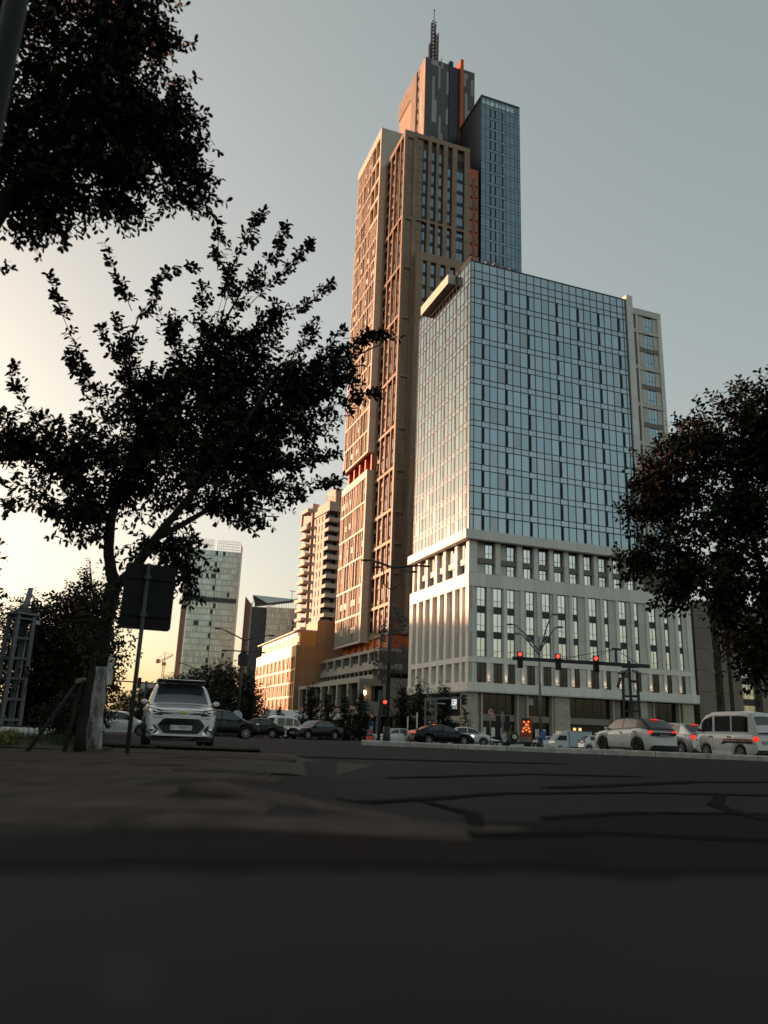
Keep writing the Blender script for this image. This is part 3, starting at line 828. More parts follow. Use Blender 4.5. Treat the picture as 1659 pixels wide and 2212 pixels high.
# foot of the tower: orange soffit
tbox('soffit', 'tower_orange', 11.0, 13.7, 60.5, 95, 17.2, 19.9)
for q in range(7):
    P.L('foot_column', 'tower_orange', 10.4, 61 + q * 4.6, 61.8 + q * 4.6, 15.8, 20.0, -.9, -.2)
P.build()
# ================================================================== ground
def polar_sheet(name, m, r0, r1, nr, na, zf, lift=0.0, kind='structure', a0=-180.0, a1=180.0):
    mb = MB(); full = (a1 - a0) >= 359.9
    rr = [r0 * (r1 / r0) ** (i / (nr - 1)) for i in range(nr)]
    nc = na if full else na + 1
    for r in rr:
        for k in range(nc):
            a = rad(a0 + (a1 - a0) * k / na)
            x, y = r * math.sin(a), r * math.cos(a)
            mb.v.append((x, y, zf(x, y) + lift))
    for i in range(nr - 1):
        for k in range(na):
            k2 = (k + 1) % na if full else k + 1
            mb.f.append((i * nc + k, i * nc + k2, (i + 1) * nc + k2, (i + 1) * nc + k)); mb.sm.append(True)
    if full:
        n = len(mb.v); mb.v.append((0, 0, zf(0, 0) + lift))
        for k in range(na): mb.f.append((k, n, (k + 1) % na)); mb.sm.append(True)
    return link(name, mb.mesh(name, m), None, kind)
road = polar_sheet('road', 'asphalt', 0.2, 7000, 120, 144, gz)
def strip(name, m, pts, ws, lift, parent=None, jag=0.0, n=60):
    """an irregular strip lying on the ground along PTS"""
    mb = MB()
    segs = len(pts) - 1
    for i in range(n + 1):
        t = i / n * segs; k = min(int(t), segs - 1); u = t - k
        x = pts[k][0] * (1 - u) + pts[k + 1][0] * u; y = pts[k][1] * (1 - u) + pts[k + 1][1] * u
        w = ws[k] * (1 - u) + ws[k + 1] * u
        dx, dy = pts[k + 1][0] - pts[k][0], pts[k + 1][1] - pts[k][1]
        l = math.hypot(dx, dy); nx, ny = -dy / l, dx / l
        j1, j2 = R.uniform(-jag, jag), R.uniform(-jag, jag)
        for q in range(25):
            s = (q / 24 - .5)
            px_, py_ = x + nx * (s * w + (j1 if q == 0 else j2 if q == 24 else 0)), y + ny * (s * w + (j1 if q == 0 else j2 if q == 24 else 0))
            mb.v.append((px_, py_, gz(px_, py_) + lift))
    for i in range(n):
        for q in range(24):
            a = i * 25 + q
            mb.f.append((a, a + 1, a + 26, a + 25)); mb.sm.append(True)
    return link(name, mb.mesh(name, m), parent, None if parent else 'structure')
strip('dark_band', 'asphalt_dark', [(-2.6, 1.25), (-.8, 1.5), (.0, 2.0), (.9, 2.7), (2.1, 4.1), (4.2, 5.6)], [1.05, 1.1, 1.35, 1.8, 2.4, 2.6], .005, road, .10, 60)  # broad band of darker ground with ragged edges
for pts, w in (([(.25, 2.6), (.9, 3.3), (1.9, 3.5), (3.5, 4.4)], .16), ([(.9, 4.4), (1.7, 5.6), (3.0, 6.4), (5.2, 7.0)], .14), ([(-.2, 5.2), (1.2, 7.9), (3.0, 9.3), (6.5, 10.5)], .16), ([(2.0, 9.5), (5.0, 13.0), (9.0, 15.5)], .25),
               ([(.2, 10.5), (2.5, 13.5), (4.6, 14.2)], .3), ([(-3.0, 17.5), (1.5, 18.5), (4.5, 19.5)], .5), ([(.4, 3.2), (.55, 4.6), (.3, 6.4)], .07), ([(2.6, 5.5), (3.1, 7.5), (4.2, 9.9)], .09)):
    strip('tar_seam', 'tar', pts, [w * R.uniform(.6, 1.3) for _ in pts], .009 + R.random() * .002, road, w * .35, 40)
# old paving on the left: slabs lifted and sunk a little, dark joints between
pave = strip('pavement', 'joint', [(-9.5, 9.0), (-4.0, 9.0), (-1.6, 8.9), (-.7, 8.8)], [13.4, 13.3, 13.2, 12.8], .004)
slab_me = []
for q in range(6):
    m = MB(); e = .012
    w, l, h = .5, .5, .5
    m.add([(-w, -l, -h), (w, -l, -h), (w, l, -h), (-w, l, -h), (-w, -l, h - .35), (w, -l, h - .35), (w, l, h - .35), (-w, l, h - .35), (-w + .03, -l + .03, h), (w - .03, -l + .03, h), (w - .03 - (.1 if q == 2 else 0), l - .03, h), (-w + .03, l - .03 - (.08 if q == 4 else 0), h)],
          [(0, 1, 5, 4), (1, 2, 6, 5), (2, 3, 7, 6), (3, 0, 4, 7), (4, 5, 9, 8), (5, 6, 10, 9), (6, 7, 11, 10), (7, 4, 8, 11), (8, 9, 10, 11)])
    slab_me.append(m.mesh('slab', 'paver'))
y = 2.35; row = 0; n_slab = 0
while y < 15.5:
    dl = .42 + .05 * min(y, 9); x = -min(9.5, 1.4 + y * .62) + (.3 if row % 2 else 0)
    xe = .25 + .02 * y + .45 * math.sin(row * 2.1)
    while x < xe:
        wl = R.uniform(.6, 1.1) * (1 + .05 * y)
        if R.random() > .03 and n_slab < 300 and x + wl * .5 + .10 * y < (-.55 if y > 4 else .5):
            o = link('slab', R.choice(slab_me), pave); n_slab += 1
            cx_, cy_ = x + wl / 2, y + dl / 2
            o.location = (cx_, cy_, gz(cx_, cy_) + .008 + R.uniform(-.005, .006) - .02)
            o.scale = (wl - R.uniform(.02, .06), dl - R.uniform(.02, .06), .05)
            o.rotation_euler = (R.uniform(-.012, .012) - (gz(cx_, cy_ - .2) - gz(cx_, cy_ + .2)) / .4, R.uniform(-.012, .012) - (gz(cx_ + .2, cy_) - gz(cx_ - .2, cy_)) / .4, R.uniform(-.03, .03))
        x += wl
    y += dl; row += 1
# planted verge along the avenue on the left
verge = MB()
vp = [(-15, 12.6), (-5.0, 13.2), (-4.6, 14.4), (-5.2, 15.2), (-22, 26.0), (-40, 30)]
cv = Vector((-13, 17))
for p in vp: verge.v.append((p[0], p[1], gz(*p) + .02))
n = len(vp)
for p in vp:
    q = cv + (Vector(p) - cv) * .86; verge.v.append((q.x, q.y, gz(q.x, q.y) + .13))
verge.f = [(i, (i + 1) % n, n + (i + 1) % n, n + i) for i in range(n)] + [tuple(range(n, 2 * n))]; verge.sm = [False] * (n + 1)
verge.build('grass_verge', 'soil', None, 'structure')
gb = MB()
for q in range(5200):
    t = R.random(); s = R.random()
    x = -5.0 - 9 * t; y = 13.4 + (s * (1.6 + t * 6)) - t * .6
    z = gz(x, y) + .05 + .06 * min(1, s * 3 + t)
    h = R.uniform(.05, .16); a = R.uniform(0, 6.28); w = .012
    dx, dy = math.cos(a) * w, math.sin(a) * w
    lx, ly = R.uniform(-.05, .05), R.uniform(-.05, .05)
    gb.add([(x - dx, y - dy, z - .02), (x + dx, y + dy, z - .02), (x + lx, y + ly, z + h)], [(0, 1, 2)])
link('grass', gb.mesh('grass', 'grass', fix=False), None, 'stuff')
# stone kerb of the traffic island
K0, K1 = Vector((-.55, 32.6, 0)), Vector((34.0, 28.6, 0))
kd = (K1 - K0).normalized(); kn = Vector((-kd.y, kd.x, 0))
if kn.y < 0: kn = -kn
isl = MB()
NI = 36
for i in range(NI + 1):
    p = K0 + kd * ((K1 - K0).length * i / NI)
    for off in (.25, 1.9):
        q = p + kn * off
        isl.v.append((q.x, q.y, gz(q.x, q.y) + .13))
for i in range(NI): isl.f.append((2 * i, 2 * i + 1, 2 * i + 3, 2 * i + 2)); isl.sm.append(False)
isl.build('traffic_island', 'soil', None, 'structure')
kerb = MB()
for i in range(2): pass
kerb_root = empty('kerb', K0, math.atan2(kd.y, kd.x)); kerb_root['kind'] = 'structure'
ks = MB(); ks.add([(-.5, -.15, -.4), (.5, -.15, -.4), (.5, .13, -.4), (-.5, .13, -.4), (-.5, -.15, .12), (.5, -.15, .12), (.5, .13, .16), (-.5, .13, .16), (-.5, -.11, .16), (.5, -.11, .16)],
                  [(0, 1, 5, 4), (4, 5, 9, 8), (8, 9, 6, 7), (2, 3, 7, 6), (0, 4, 8, 7, 3), (1, 2, 6, 9, 5)])
ksm = ks.mesh('kerb_stone', 'kerb_stone')
x = 0.0
while x < (K1 - K0).length:
    w = 1.9 + R.uniform(-.1, .1)
    p = K0 + kd * (x + w / 2)
    o = link('kerb_stone', ksm, kerb_root); o.location = (x + w / 2, R.uniform(-.012, .012), gz(p.x, p.y) + .035 + R.uniform(-.01, .01))
    o.scale = (w - .025, 1, 1); o.rotation_euler = (0, R.uniform(-.004, .004), R.uniform(-.006, .006)); x += w
# farther pavement in front of the hotel
pv = MB()
a0, a1, b0 = -12, 75, -9
for a, b in ((a0, b0), (a1, b0), (a1, 2), (a0, 2)):
    p = G(a, b); pv.v.append((p.x, p.y, -1.25))
for a, b in ((a0, b0), (a1, b0), (a1, 2), (a0, 2)):
    p = G(a, b); pv.v.append((p.x, p.y, -2.2))
pv.f = [(0, 1, 2, 3), (0, 4, 5, 1), (1, 5, 6, 2), (2, 6, 7, 3), (3, 7, 4, 0)]; pv.sm = [False] * 5
pv.build('sidewalk', 'kerb_stone', None, 'structure')

# ================================================================== golden building and stepped podium
gold = building('office_building', 0, 100, 'low golden building with long rows of narrow windows, catching the sun left of the tower')
hotel_or = gold
P = Pieces(gold, (0, 100, 0))
def gbox(root, org, name, m, a0, a1, b0, b1, z0, z1):
    return MB().box(a0 - org[0], a1 - org[0], b0 - org[1], b1 - org[1], z0, z1).build(name, m, root)
gbox(gold, (0, 100), 'core', 'tower_inner', .55, 14, 100.35, 152, -2.6, 20.0)
gbox(gold, (0, 100), 'attic', 'gold_wall', 1.0, 5.35, 100.4, 149, 20.2, 24.0)
gbox(gold, (0, 100), 'roof', 'far_white', .3, 5.8, 100.3, 153.5, 24.05, 24.35)
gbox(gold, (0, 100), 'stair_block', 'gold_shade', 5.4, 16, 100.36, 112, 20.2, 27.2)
for i in range(12):
    for j in range(5):
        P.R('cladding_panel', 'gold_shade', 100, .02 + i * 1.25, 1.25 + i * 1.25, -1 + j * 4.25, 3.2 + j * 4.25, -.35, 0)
for i in range(4):
    P.R('cladding_panel', 'gold_wall', 100.4, 1.02 + i * 1.08, 2.08 + i * 1.08, 20.22, 23.98, .003, .08)
for i in range(8):
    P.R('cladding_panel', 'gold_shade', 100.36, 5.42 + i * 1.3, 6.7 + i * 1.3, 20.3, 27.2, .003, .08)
fl = [(.6, 3.6), (4.0, 6.9), (7.4, 10.3), (10.9, 13.8), (14.3, 17.4)]
for j, (z0, z1) in enumerate(fl):
    P.L('floor_band', 'gold_wall', 0, 100.02, 152, z0 - .48, z0, -.6, -.01)
    b = 100.02; q = 0
    P.L('pier', 'gold_wall', 0, 100.02, 100.9, z0, z1, -.6, -.004); b = 100.9
    while b < 151:
        w = (1.0, 1.6, .8)[(q * 7 + j * 3) % 3]
        P.L('pane', 'glass_sunset', 0, b, min(b + w, 151.4), z0 + .05, z1 - .05, -.55, -.35, rz=tl(.05))
        fw_ = (.35, .5, .9)[(q * 5 + j) % 3]
        P.L('pier', 'gold_wall', 0, b + w, min(152, b + w + fw_), z0, z1, -.6, -.02)
        b += w + fw_; q += 1
P.L('floor_band', 'gold_wall', 0, 100.02, 152, -1, .12, -.6, -.01)
P.L('floor_band', 'gold_wall', 0, 100.02, 152, 17.4, 20.3, -.6, -.008)
for q in range(9):
    hb = 101.5 + q * 5.3
    P.L('pane', 'glass_sunset', 1.0, hb, hb + (2.4 if q % 2 else 3.4), 21.2, 22.9, .01, .05)
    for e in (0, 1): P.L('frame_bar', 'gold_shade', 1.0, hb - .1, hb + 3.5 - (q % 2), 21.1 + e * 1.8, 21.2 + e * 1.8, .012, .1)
P.build()

pod = building('podium_building', .9, 50, 'stepped grey podium with open colonnades at the foot of the tall tower')
hotel_or = pod
PO = (.9, 50)
P = Pieces(pod, (.9, 50, 0))
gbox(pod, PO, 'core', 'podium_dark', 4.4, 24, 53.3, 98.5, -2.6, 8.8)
gbox(pod, PO, 'terrace', 'podium_grey', .9, 13.5, 50.0, 99.5, 8.85, 9.6)
gbox(pod, PO, 'floor_slab', 'podium_grey', .9, 13.5, 50.0, 99.5, 3.6, 4.1)
cb = [50.0, 57.2, 64.7, 71.0, 77.0, 83.3, 89.8, 97.2]
for q, b in enumerate(cb):
    P.L('column', 'podium_grey', .9, b + .01, b + .85, 4.1, 8.85, -.9, -.005)
    if q < 7:
        P.L('window_wall', 'glass_dark', 4.3, b + .4, cb[q + 1], 4.1, 8.6, -.1, 0)
        P.L('balcony_wall', 'podium_grey', 2.6, b + 1.4, cb[q + 1] - .4, 4.9, 5.7, -.4, 0)
        P.L('cross_wall', 'podium_grey', .92, b + 1.9, b + 2.3, 4.1, 8.85, -3.3, -.9)
        P.L('planter', 'rust_red', .9, b + .95, cb[q + 1] - .1, 4.1, 4.45, -.8, -.15)
P.R('column', 'podium_grey', 50, .91, 1.9, -2.6, 8.85, -.9, -.006)
for i in range(6):
    P.R('cladding_panel', 'podium_grey', 50, 6.0 + i * 3, 8.97 + i * 3, 4.1, 9.6, -.6, -.003); P.R('cladding_panel', 'podium_grey', 50, 6.0 + i * 3, 8.97 + i * 3, 9.62, 10.0, -.4, -.05)
P.R('cladding_panel', 'podium_grey', 50, 1.92, 6.0, 8.3, 8.84, -.6, -.01); P.R('balcony_wall', 'podium_grey', 50, 1.92, 6.0, 4.12, 5.3, -.5, -.2)
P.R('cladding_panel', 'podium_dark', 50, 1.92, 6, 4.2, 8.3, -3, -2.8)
P.R('glazing', 'glass_dark', 50, 4.0, 5.4, 4.4, 8.2, -2.8, -2.7); P.R('glazing', 'glass_dark', 50, 2.2, 3.2, 4.4, 6.0, -2.8, -2.7)
MB().ball((1.6, 1.2, 6.9), .36, 12, (1, 1, 1.4)).build('hanging_lamp', 'lamp_warm', pod)
P.R('shop_band', 'hotel_stone', 49.6, 1.2, 24, 2.5, 3.55, -2.6, 0)
for i in range(7):
    P.R('pilaster', 'hotel_stone', 49.9, 1.2 + i * 3.6, 1.7 + i * 3.6, -2.6, 2.5, -2.6, 0); P.R('shop_pane', 'glass_dark', 50.5, 1.75 + i * 3.6, 4.7 + i * 3.6, -2.6, 2.45, -.1, 0, rz=tl(.01))
P.L('shop_band', 'hotel_stone', 1.2, 49.7, 99, 2.5, 3.55, -2.6, 0)
for i in range(12):
    P.L('pilaster', 'hotel_stone', 1.3, 50.8 + i * 4, 51.3 + i * 4, -2.6, 2.5, -2.6, 0); P.L('shop_pane', 'glass_dark', 2, 51.35 + i * 4, 54.7 + i * 4, -2.6, 2.45, -.1, 0)
# upper tier
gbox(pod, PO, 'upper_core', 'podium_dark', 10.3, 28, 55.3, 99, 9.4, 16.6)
gbox(pod, PO, 'upper_roof', 'podium_grey', 6.6, 12, 55.0, 99.5, 15.75, 16.4)
gbox(pod, PO, 'upper_slab', 'podium_grey', 6.6, 12, 55.0, 99.5, 12.1, 13.3)
gbox(pod, PO, 'terrace_wall', 'podium_grey', 5.6, 12, 55.4, 99, 9.65, 10.9)
for q in range(7):
    b = 55 + q * 6.4
    P.L('column', 'podium_grey', 6.6, b + .01, b + .8, 13.3, 15.75, -.8, -.005); P.L('window_wall', 'glass_dark', 10.2, b, b + 6.3, 13.3, 15.7, -.1, 0)
    P.L('cross_wall', 'podium_grey', 6.62, b + 5.2, b + 5.5, 13.3, 15.7, -3.0, -.8); P.L('balcony_wall', 'podium_grey', 6.7, b + .85, b + 5.1, 13.3, 13.9, -.3, -.1)
    P.L('terrace_post', 'podium_grey', 6.9, b + 1, b + 1.35, 10.9, 12.1, -.3, 0); P.L('terrace_post', 'podium_grey', 6.9, b + 4, b + 4.35, 10.9, 12.1, -.3, 0)
for i in range(6):
    for j in range(3):
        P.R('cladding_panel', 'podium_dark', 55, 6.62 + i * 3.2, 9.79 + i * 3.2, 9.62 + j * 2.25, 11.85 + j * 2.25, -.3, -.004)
P.R('cladding_panel', 'tower_orange', 57, 10, 24, 16.42, 19.3, -.3, 0)
for q in range(9):
    P.R('railing_post', 'steel_dark', 50.2, 6.5 + q * 1.6, 6.56 + q * 1.6, 10.0, 11.1, -.06, 0)
P.R('handrail', 'steel_dark', 50.2, 6.5, 20, 11.1, 11.16, -.06, 0); P.R('railing_glass', 'glass_dark', 50.2, 6.5, 20, 10.02, 11.0, -.04, -.01)
P.build()

# ================================================================== pale residential tower
RAZ = rad(-27.0)
rp = Vector((-19.22, 264.3, 0))
res = empty('apartment_building', rp, -RAZ, 'pale pink apartment tower with stacked corner balconies behind the golden building', 'building')
P = Pieces(res, (0, 0, 0))
def rbox(name, m, x0, x1, y0, y1, z0, z1): return MB().box(x0, x1, y0, y1, z0, z1).build(name, m, res)
rbox('core', 'tower_inner', .4, 14, 3.2, 26, -2.6, 76.8)
for k in range(21):
    z0 = 3.0 + k * 3.36
    P.R('floor_band', 'res_pink', 0, .02, 4.4, z0 - .55, z0 + .62, -.25, 0); P.L('floor_band', 'res_pink', 0, .05, 3.4, z0 - .55, z0 + .62, -.25, .01)
    P.R('balcony_rail', 'res_pink', 0, .02, 4.4, z0 + .62, z0 + .98, -.12, -.03)
    P.R('pane', 'glass_dark', 2.6, .5, 2.2, z0, z0 + 2.8, -.1, 0); P.R('pane', 'glass_dark', 2.6, 2.3, 4.4, z0, z0 + 2.8, -.1, 0)
    P.R('balcony_floor', 'res_pink', 0, .1, 4.4, z0 - .5, z0 - .1, -2.8, -.3)
    for j in range(6): P.R('cladding_panel', 'res_pink', 0, 4.45 + j * 1.6, 6.02 + j * 1.6, z0 - .5, z0 + 2.8, -.35, -.02)
    for j in range(4):
        y0 = 3.5 + j * 2.8
        P.L('cladding_panel', 'res_pink', 0, y0, y0 + 1.7, z0 - .5, z0 + 2.83, -.35, -.01)
        P.L('pane', 'glass_window', 0, y0 + 1.72, y0 + 2.78, z0 + .4, z0 + 2.5, -.35, -.22, rz=tl(.02))
        P.L('sill_panel', 'res_pink', 0, y0 + 1.72, y0 + 2.78, z0 - .5, z0 + .4, -.35, -.04)
        P.L('sill_panel', 'res_pink', 0, y0 + 1.72, y0 + 2.78, z0 + 2.5, z0 + 2.83, -.35, -.04)
    P.L('balcony_floor', 'res_pink', 0, 15.5, 22, z0 - .5, z0 + .6, -2.6, 2.2)
    P.L('pane', 'glass_dark', 0, 15.5, 22, z0 + .6, z0 + 2.8, -1.2, .2)
rbox('side_wall', 'res_pink', -.6, 2, 14.7, 15.4, -2.6, 79.5)
rbox('corner_post', 'res_pink', 4.36, 4.6, .03, 3.0, -2.6, 74)
P.R('parapet', 'res_pink', 0, -.05, 14, 73.6, 77.0, -1, .05); P.L('parapet', 'res_pink', 0, .0, 14.7, 73.6, 77.0, -1, .055)
rbox('wing_frame', 'res_pink', -2.2, 0, 15.4, 22, 76.2, 77.6); rbox('wing_post', 'res_pink', -2.2, -1.4, 21, 22, 72, 76.2)
for q in range(9): P.R('roof_fin', 'res_pink', 2, 3.0 + q * .9, 3.5 + q * .9, 77, 82.5 - (q == 0) * 2, -.4, 0)
rbox('roof_block', 'res_pink', 3, 11, 2.5, 10, 77, 83.0)
rr_ = MB()
for q in range(5): rr_.bar((1 + q * .5, 6, 77), (1 + q * .5, 6, 80.5), .08)
rr_.bar((1, 6, 80.5), (3, 6, 80.5), .08); rr_.bar((1, 6, 79), (3, 6, 79), .08)
rr_.build('roof_railing', 'steel', res)
P.build()

# ================================================================== two far towers
def far_frame(az, dist, name, label, group=None):
    p = Vector((math.sin(rad(az)) * dist, math.cos(rad(az)) * dist, 0))
    return empty(name, p, -rad(az), label, 'building', group)
t1 = far_frame(-13.96, 450, 'glass_tower', 'taller far green glass tower, with a side wall coloured as sunlit and open screens along its roof')
P = Pieces(t1, (0, 0, 0))
W1 = 26.8
MB().box(0.2, W1 - .2, .3, 22, -2.6, 95.5).build('core', 'far_dark', t1)
MB().box(-3.4, -.9, 3, 22, -2.6, 100.5).build('side_wall', 'far_sunlit', t1)
MB().box(-.9, -.2, 1.5, 3, -2.6, 101).build('edge_fin', 'far_white', t1)
MB().add([(W1, 0, -1), (W1 + 1.7, 9, -1), (W1, 9, -1), (W1, 0, 101), (W1 + 1.7, 9, 100.3), (W1, 9, 100.3)], [(0, 2, 1), (3, 4, 5), (0, 1, 4, 3), (1, 2, 5, 4), (2, 0, 3, 5)]).build('side_glass', 'far_dark', t1)
for k in range(27):
    z0 = 4 + k * 3.4
    P.R('floor_band', 'far_band', 0, 0, W1, z0 - .38, z0 + .38, -.3, .06)
    dark = k == 18
    for q in range(19):
        x0 = W1 * q / 19; x1 = W1 * (q + 1) / 19
        m = 'far_dark' if (dark or (q in (9,) and k % 2 == 0) or R.random() < .02) else 'far_glass'
        P.R('pane', m, 0, x0 + .06, x1 - .06, z0 + .4, z0 + 3.0, -.3, 0, rz=tl(.012), rx=tl(.01))
for q in range(20): P.R('mullion', 'far_dark', 0, W1 * q / 19 - .05, W1 * q / 19 + .05, 3, 95.5, -.2, .12)
P.R('seam', 'black', 0, 13.9, 14.2, 0, 95.6, -.2, .16)
sx = MB()
for x0, x1 in ((.8, 11.5), (13.6, 26.4)):
    for q in range(13):
        x = x0 + (x1 - x0) * q / 12; sx.bar((x, .3, 95.4), (x, .3, 101.2), .16)
    for zz in (96.8, 98.4, 99.9, 101.2): sx.bar((x0, .3, zz), (x1, .3, zz), .18)
    sx.bar((x0, .3, 102.0), (x1, .3, 102.0), .12)
sx.build('roof_screen', 'far_white', t1)
P.build()
def text3d(nm, body, size, mt, parent, loc, rot, ext=0.0):
    cu = bpy.data.curves.new(nm, 'FONT'); cu.body = body; cu.size = size; cu.align_x = 'CENTER'; cu.align_y = 'CENTER'; cu.resolution_u = 3; cu.extrude = ext
    tmp = bpy.data.objects.new(nm, cu); COL.objects.link(tmp); bpy.context.view_layer.update()
    me = bpy.data.meshes.new_from_object(tmp.evaluated_get(bpy.context.evaluated_depsgraph_get())); bpy.data.objects.remove(tmp)
    me.materials.clear(); me.materials.append(M[mt])
    o = link(nm, me, parent); o.location = loc; o.rotation_euler = rot
    return o
text3d('roof_lettering', 'NBU', 2.6, 'sign_back', t1, (7.6, -.1, 98.2), (math.pi / 2, 0, 0), .15)
t2 = far_frame(-9.42, 450, 'glass_tower', 'shorter far glass tower with a slanted open crown, beside the golden building')
P = Pieces(t2, (0, 0, 0))
MB().box(.1, 8.6, .2, 20, -2.6, 64.5).build('core', 'far_dark', t2)
MB().box(8.7, 27.5, -1.8, 20, -2.6, 64.5).build('core', 'far_dark', t2)
MB().add([(-4.0, 5, -1), (-.4, 0, -1), (-.4, 6, -1), (-4.0, 5, 71), (-.4, 0, 66), (-.4, 6, 66)], [(0, 1, 2), (3, 5, 4), (0, 3, 4, 1), (1, 4, 5, 2), (2, 5, 3, 0)]).build('side_wall', 'far_sunlit', t2)
MB().box(-.4, .1, -.3, 3, -2.6, 66.5).build('edge_fin', 'far_white', t2)
for k in range(19):
    z0 = 2 + k * 3.3
    P.R('floor_band', 'far_dark', 0, .1, 8.5, z0 - .3, z0 + .3, -.2, .1); P.R('floor_band', 'far_band', -2.0, 8.7, 27.5, z0 - .3, z0 + .3, -.2, .05)
    for q in range(5): P.R('pane', 'far_dark', 0, .1 + q * 1.7, 1.75 + q * 1.7, z0 + .3, z0 + 3.0, -.2, 0, rz=tl(.02))
    for q in range(14): P.R('pane', 'far_glass' if R.random() > .06 else 'far_dark', -2.0, 8.75 + q * 1.34, 10.0 + q * 1.34, z0 + .3, z0 + 3.0, -.2, 0, rz=tl(.012))
for q in range(15): P.R('mullion', 'far_dark', -2.0, 8.7 + q * 1.34, 8.8 + q * 1.34, 0, 64.6 + q * .42, -.2, .14)
MB().add([(.1, 0, 71.2), (24, 2, 70.2), (24, 14, 70.2), (2, 14, 66.5), (8.6, -1.9, 66.6), (26, -1.9, 69.8)], [(0, 4, 5, 1), (0, 1, 2, 3)]).build('slanted_roof', 'far_band', t2)
sx = MB()
for q in range(15):
    x = 9.2 + q * 1.3; sx.bar((x, -1.9, 64.4), (x, -1.9, 65.2 + q * .4), .14)
for q in range(7):
    sx.bar((.4 + q * 1.3, 0, 64), (.4 + q * 1.3, 0, 70.6 - q * .6), .22); sx.bar((.4 + q * 1.3, 0, 64.5), (1.6 + q * 1.3, 0, 70 - q * .6), .14)
sx.bar((8.6, -1.9, 64.6), (28, -1.9, 71.0), .3); sx.bar((.1, 0, 71.0), (9, -1.9, 66.4), .3); sx.bar((27.6, -1.9, 64), (28, -1.9, 71), .25)
sx.build('crown_frame', 'far_dark', t2)
cr_ = MB(); cr_.bar((22.6, 3, 69), (22.6, 3, 75.5), .35); cr_.bar((21, 3, 75.5), (25.6, 3, 74.9), .3)
cr_.build('roof_crane', 'steel_dark', t2)
P.build()
lowb = far_frame(-16.6, 420, 'office_building', 'plain low pale block on the horizon beside the far glass tower')
MB().box(0, 12, 0, 12, -2.6, 17.5).build('wall', 'far_white', lowb)
MB().box(-.2, 12.2, -.2, 12.2, 17.5, 18.2).build('roof', 'podium_grey', lowb)

# ================================================================== brown office block on the right
off = building('office_building', 41, 8, 'dark brown office block with tall piers, behind the tree and the white van')
P = Pieces(off, (41, 8, 0))
hotel_or = off
gbox(off, (41, 8), 'core', 'tower_inner', 42, 80, 10.2, 30, -2.6, 22.0)
gbox(off, (41, 8), 'link_core', 'black', 40, 46.5, 11, 26, -2.6, 21.0)
for k in range(6):
    P.R('floor_band', 'hotel_taupe' if k > 3 else 'dark_metal', 11, 40.0, 46, 2.2 + k * 3.55, 3.1 + k * 3.55, -.2, .1)
    P.R('pane', 'glass_dark', 11, 40.0, 46, 3.15 + k * 3.55, 5.7 + k * 3.55, -.2, 0)
pr = [(46.6, 50.2), (51.9, 53.1), (54.0, 56.0), (60.2, 62.0), (64.0, 65.5), (69.5, 71.2), (73, 74.5)]
for s0, s1 in pr:
    column_panels('R', 'cladding_panel', 'office_brown', 8, s0, s1, -2.6, 21.6, -2.2, 0, 3.55)
P.R('cladding_panel', 'office_brown', 8, 46.6, 60, 21.62, 23.4, -2.2, .003); P.R('cladding_panel', 'office_brown', 8, 60.02, 75, 21.62, 23.4, -2.2, .003)
for i in range(len(pr) - 1):
    w0, w1 = pr[i][1], pr[i + 1][0]
    for k in range(6):
        z0 = .2 + k * 3.55
        P.R('spandrel_panel', 'dark_metal', 8, w0, w1, z0 + 2.5, z0 + 3.5, -2.0, -.8)
        if i in (0, 2, 4):
            n = 2 if w1 - w0 < 2.5 else 4
            for q in range(n):
                g0 = w0 + (w1 - w0) * q / n; g1 = w0 + (w1 - w0) * (q + 1) / n
                P.R('pane', 'glass_window', 8, g0 + .04, g1 - .04, z0 + .75, z0 + 2.45, -2.0, -.9, rz=tl(.01)); P.R('pane', 'glass_window', 8, g0 + .04, g1 - .04, z0 + .02, z0 + .7, -2.0, -.9, rz=tl(.01))
        else:
            P.R('pane', 'glass_dark', 8, w0, w1, z0, z0 + 2.5, -2.0, -1.2)
P.build()

# ================================================================== blocks added out of view beyond the left edge to shade junction and hotel foot
def block(name, label, c, az, L_, W_, storeys):
    t = empty(name, Vector((c[0], c[1], -1.5)), -rad(az), label, 'building', 'sun blocking slabs added outside the picture')
    Pb = Pieces(t, (0, 0, 0))
    H_ = storeys * 3.0 + 1.2
    MB().box(-L_ / 2, L_ / 2, -W_ / 2, W_ / 2, 0, H_).build('wall', 'hotel_panel', t)
    MB().box(-L_ / 2 - .3, L_ / 2 + .3, -W_ / 2 - .3, W_ / 2 + .3, H_, H_ + .5).build('roof', 'podium_dark', t)
    n_ = int(L_ / 3.2)
    for k in range(storeys):
        for q in range(n_):
            x = -L_ / 2 + 1 + q * 3.2
            for s in (-1, 1):
                y = s * W_ / 2
                Pb.add('window', 'glass_dark', x, x + 1.5, y - .03, y + .03, 1.6 + k * 3, 3.1 + k * 3)
                if q % 3 == 1: Pb.add('balcony', 'podium_grey', x - .4, x + 2.2, y - .5, y + .5, 1.0 + k * 3, 1.9 + k * 3)
    Pb.build()
block('shading_block', 'long six storey block, added unseen beyond the left edge to shade the street', (-69, 106), -28, 14, 78, 6)
block('shading_block', 'shorter five storey block, added unseen beyond the left edge as a nearer sun blocker', (-52, 52), -38, 14, 36, 5)
block('shading_block', 'tall sixteen storey slab, added unseen far beyond the left edge to shade the hotel foot', (-213.8, 262.4), -52.0, 150, 16, 16)

pb = Vector((-.098, .36, 0)); pb.z = gz(pb.x, pb.y)
peb = MB().ball((0, 0, .002), .0042, 10, (1.5, 1, .6)).build('pebble', 'podium_dark'); peb.location = pb
tag(peb, 'small pale pebble lying on the dark asphalt close to the camera', 'stone')
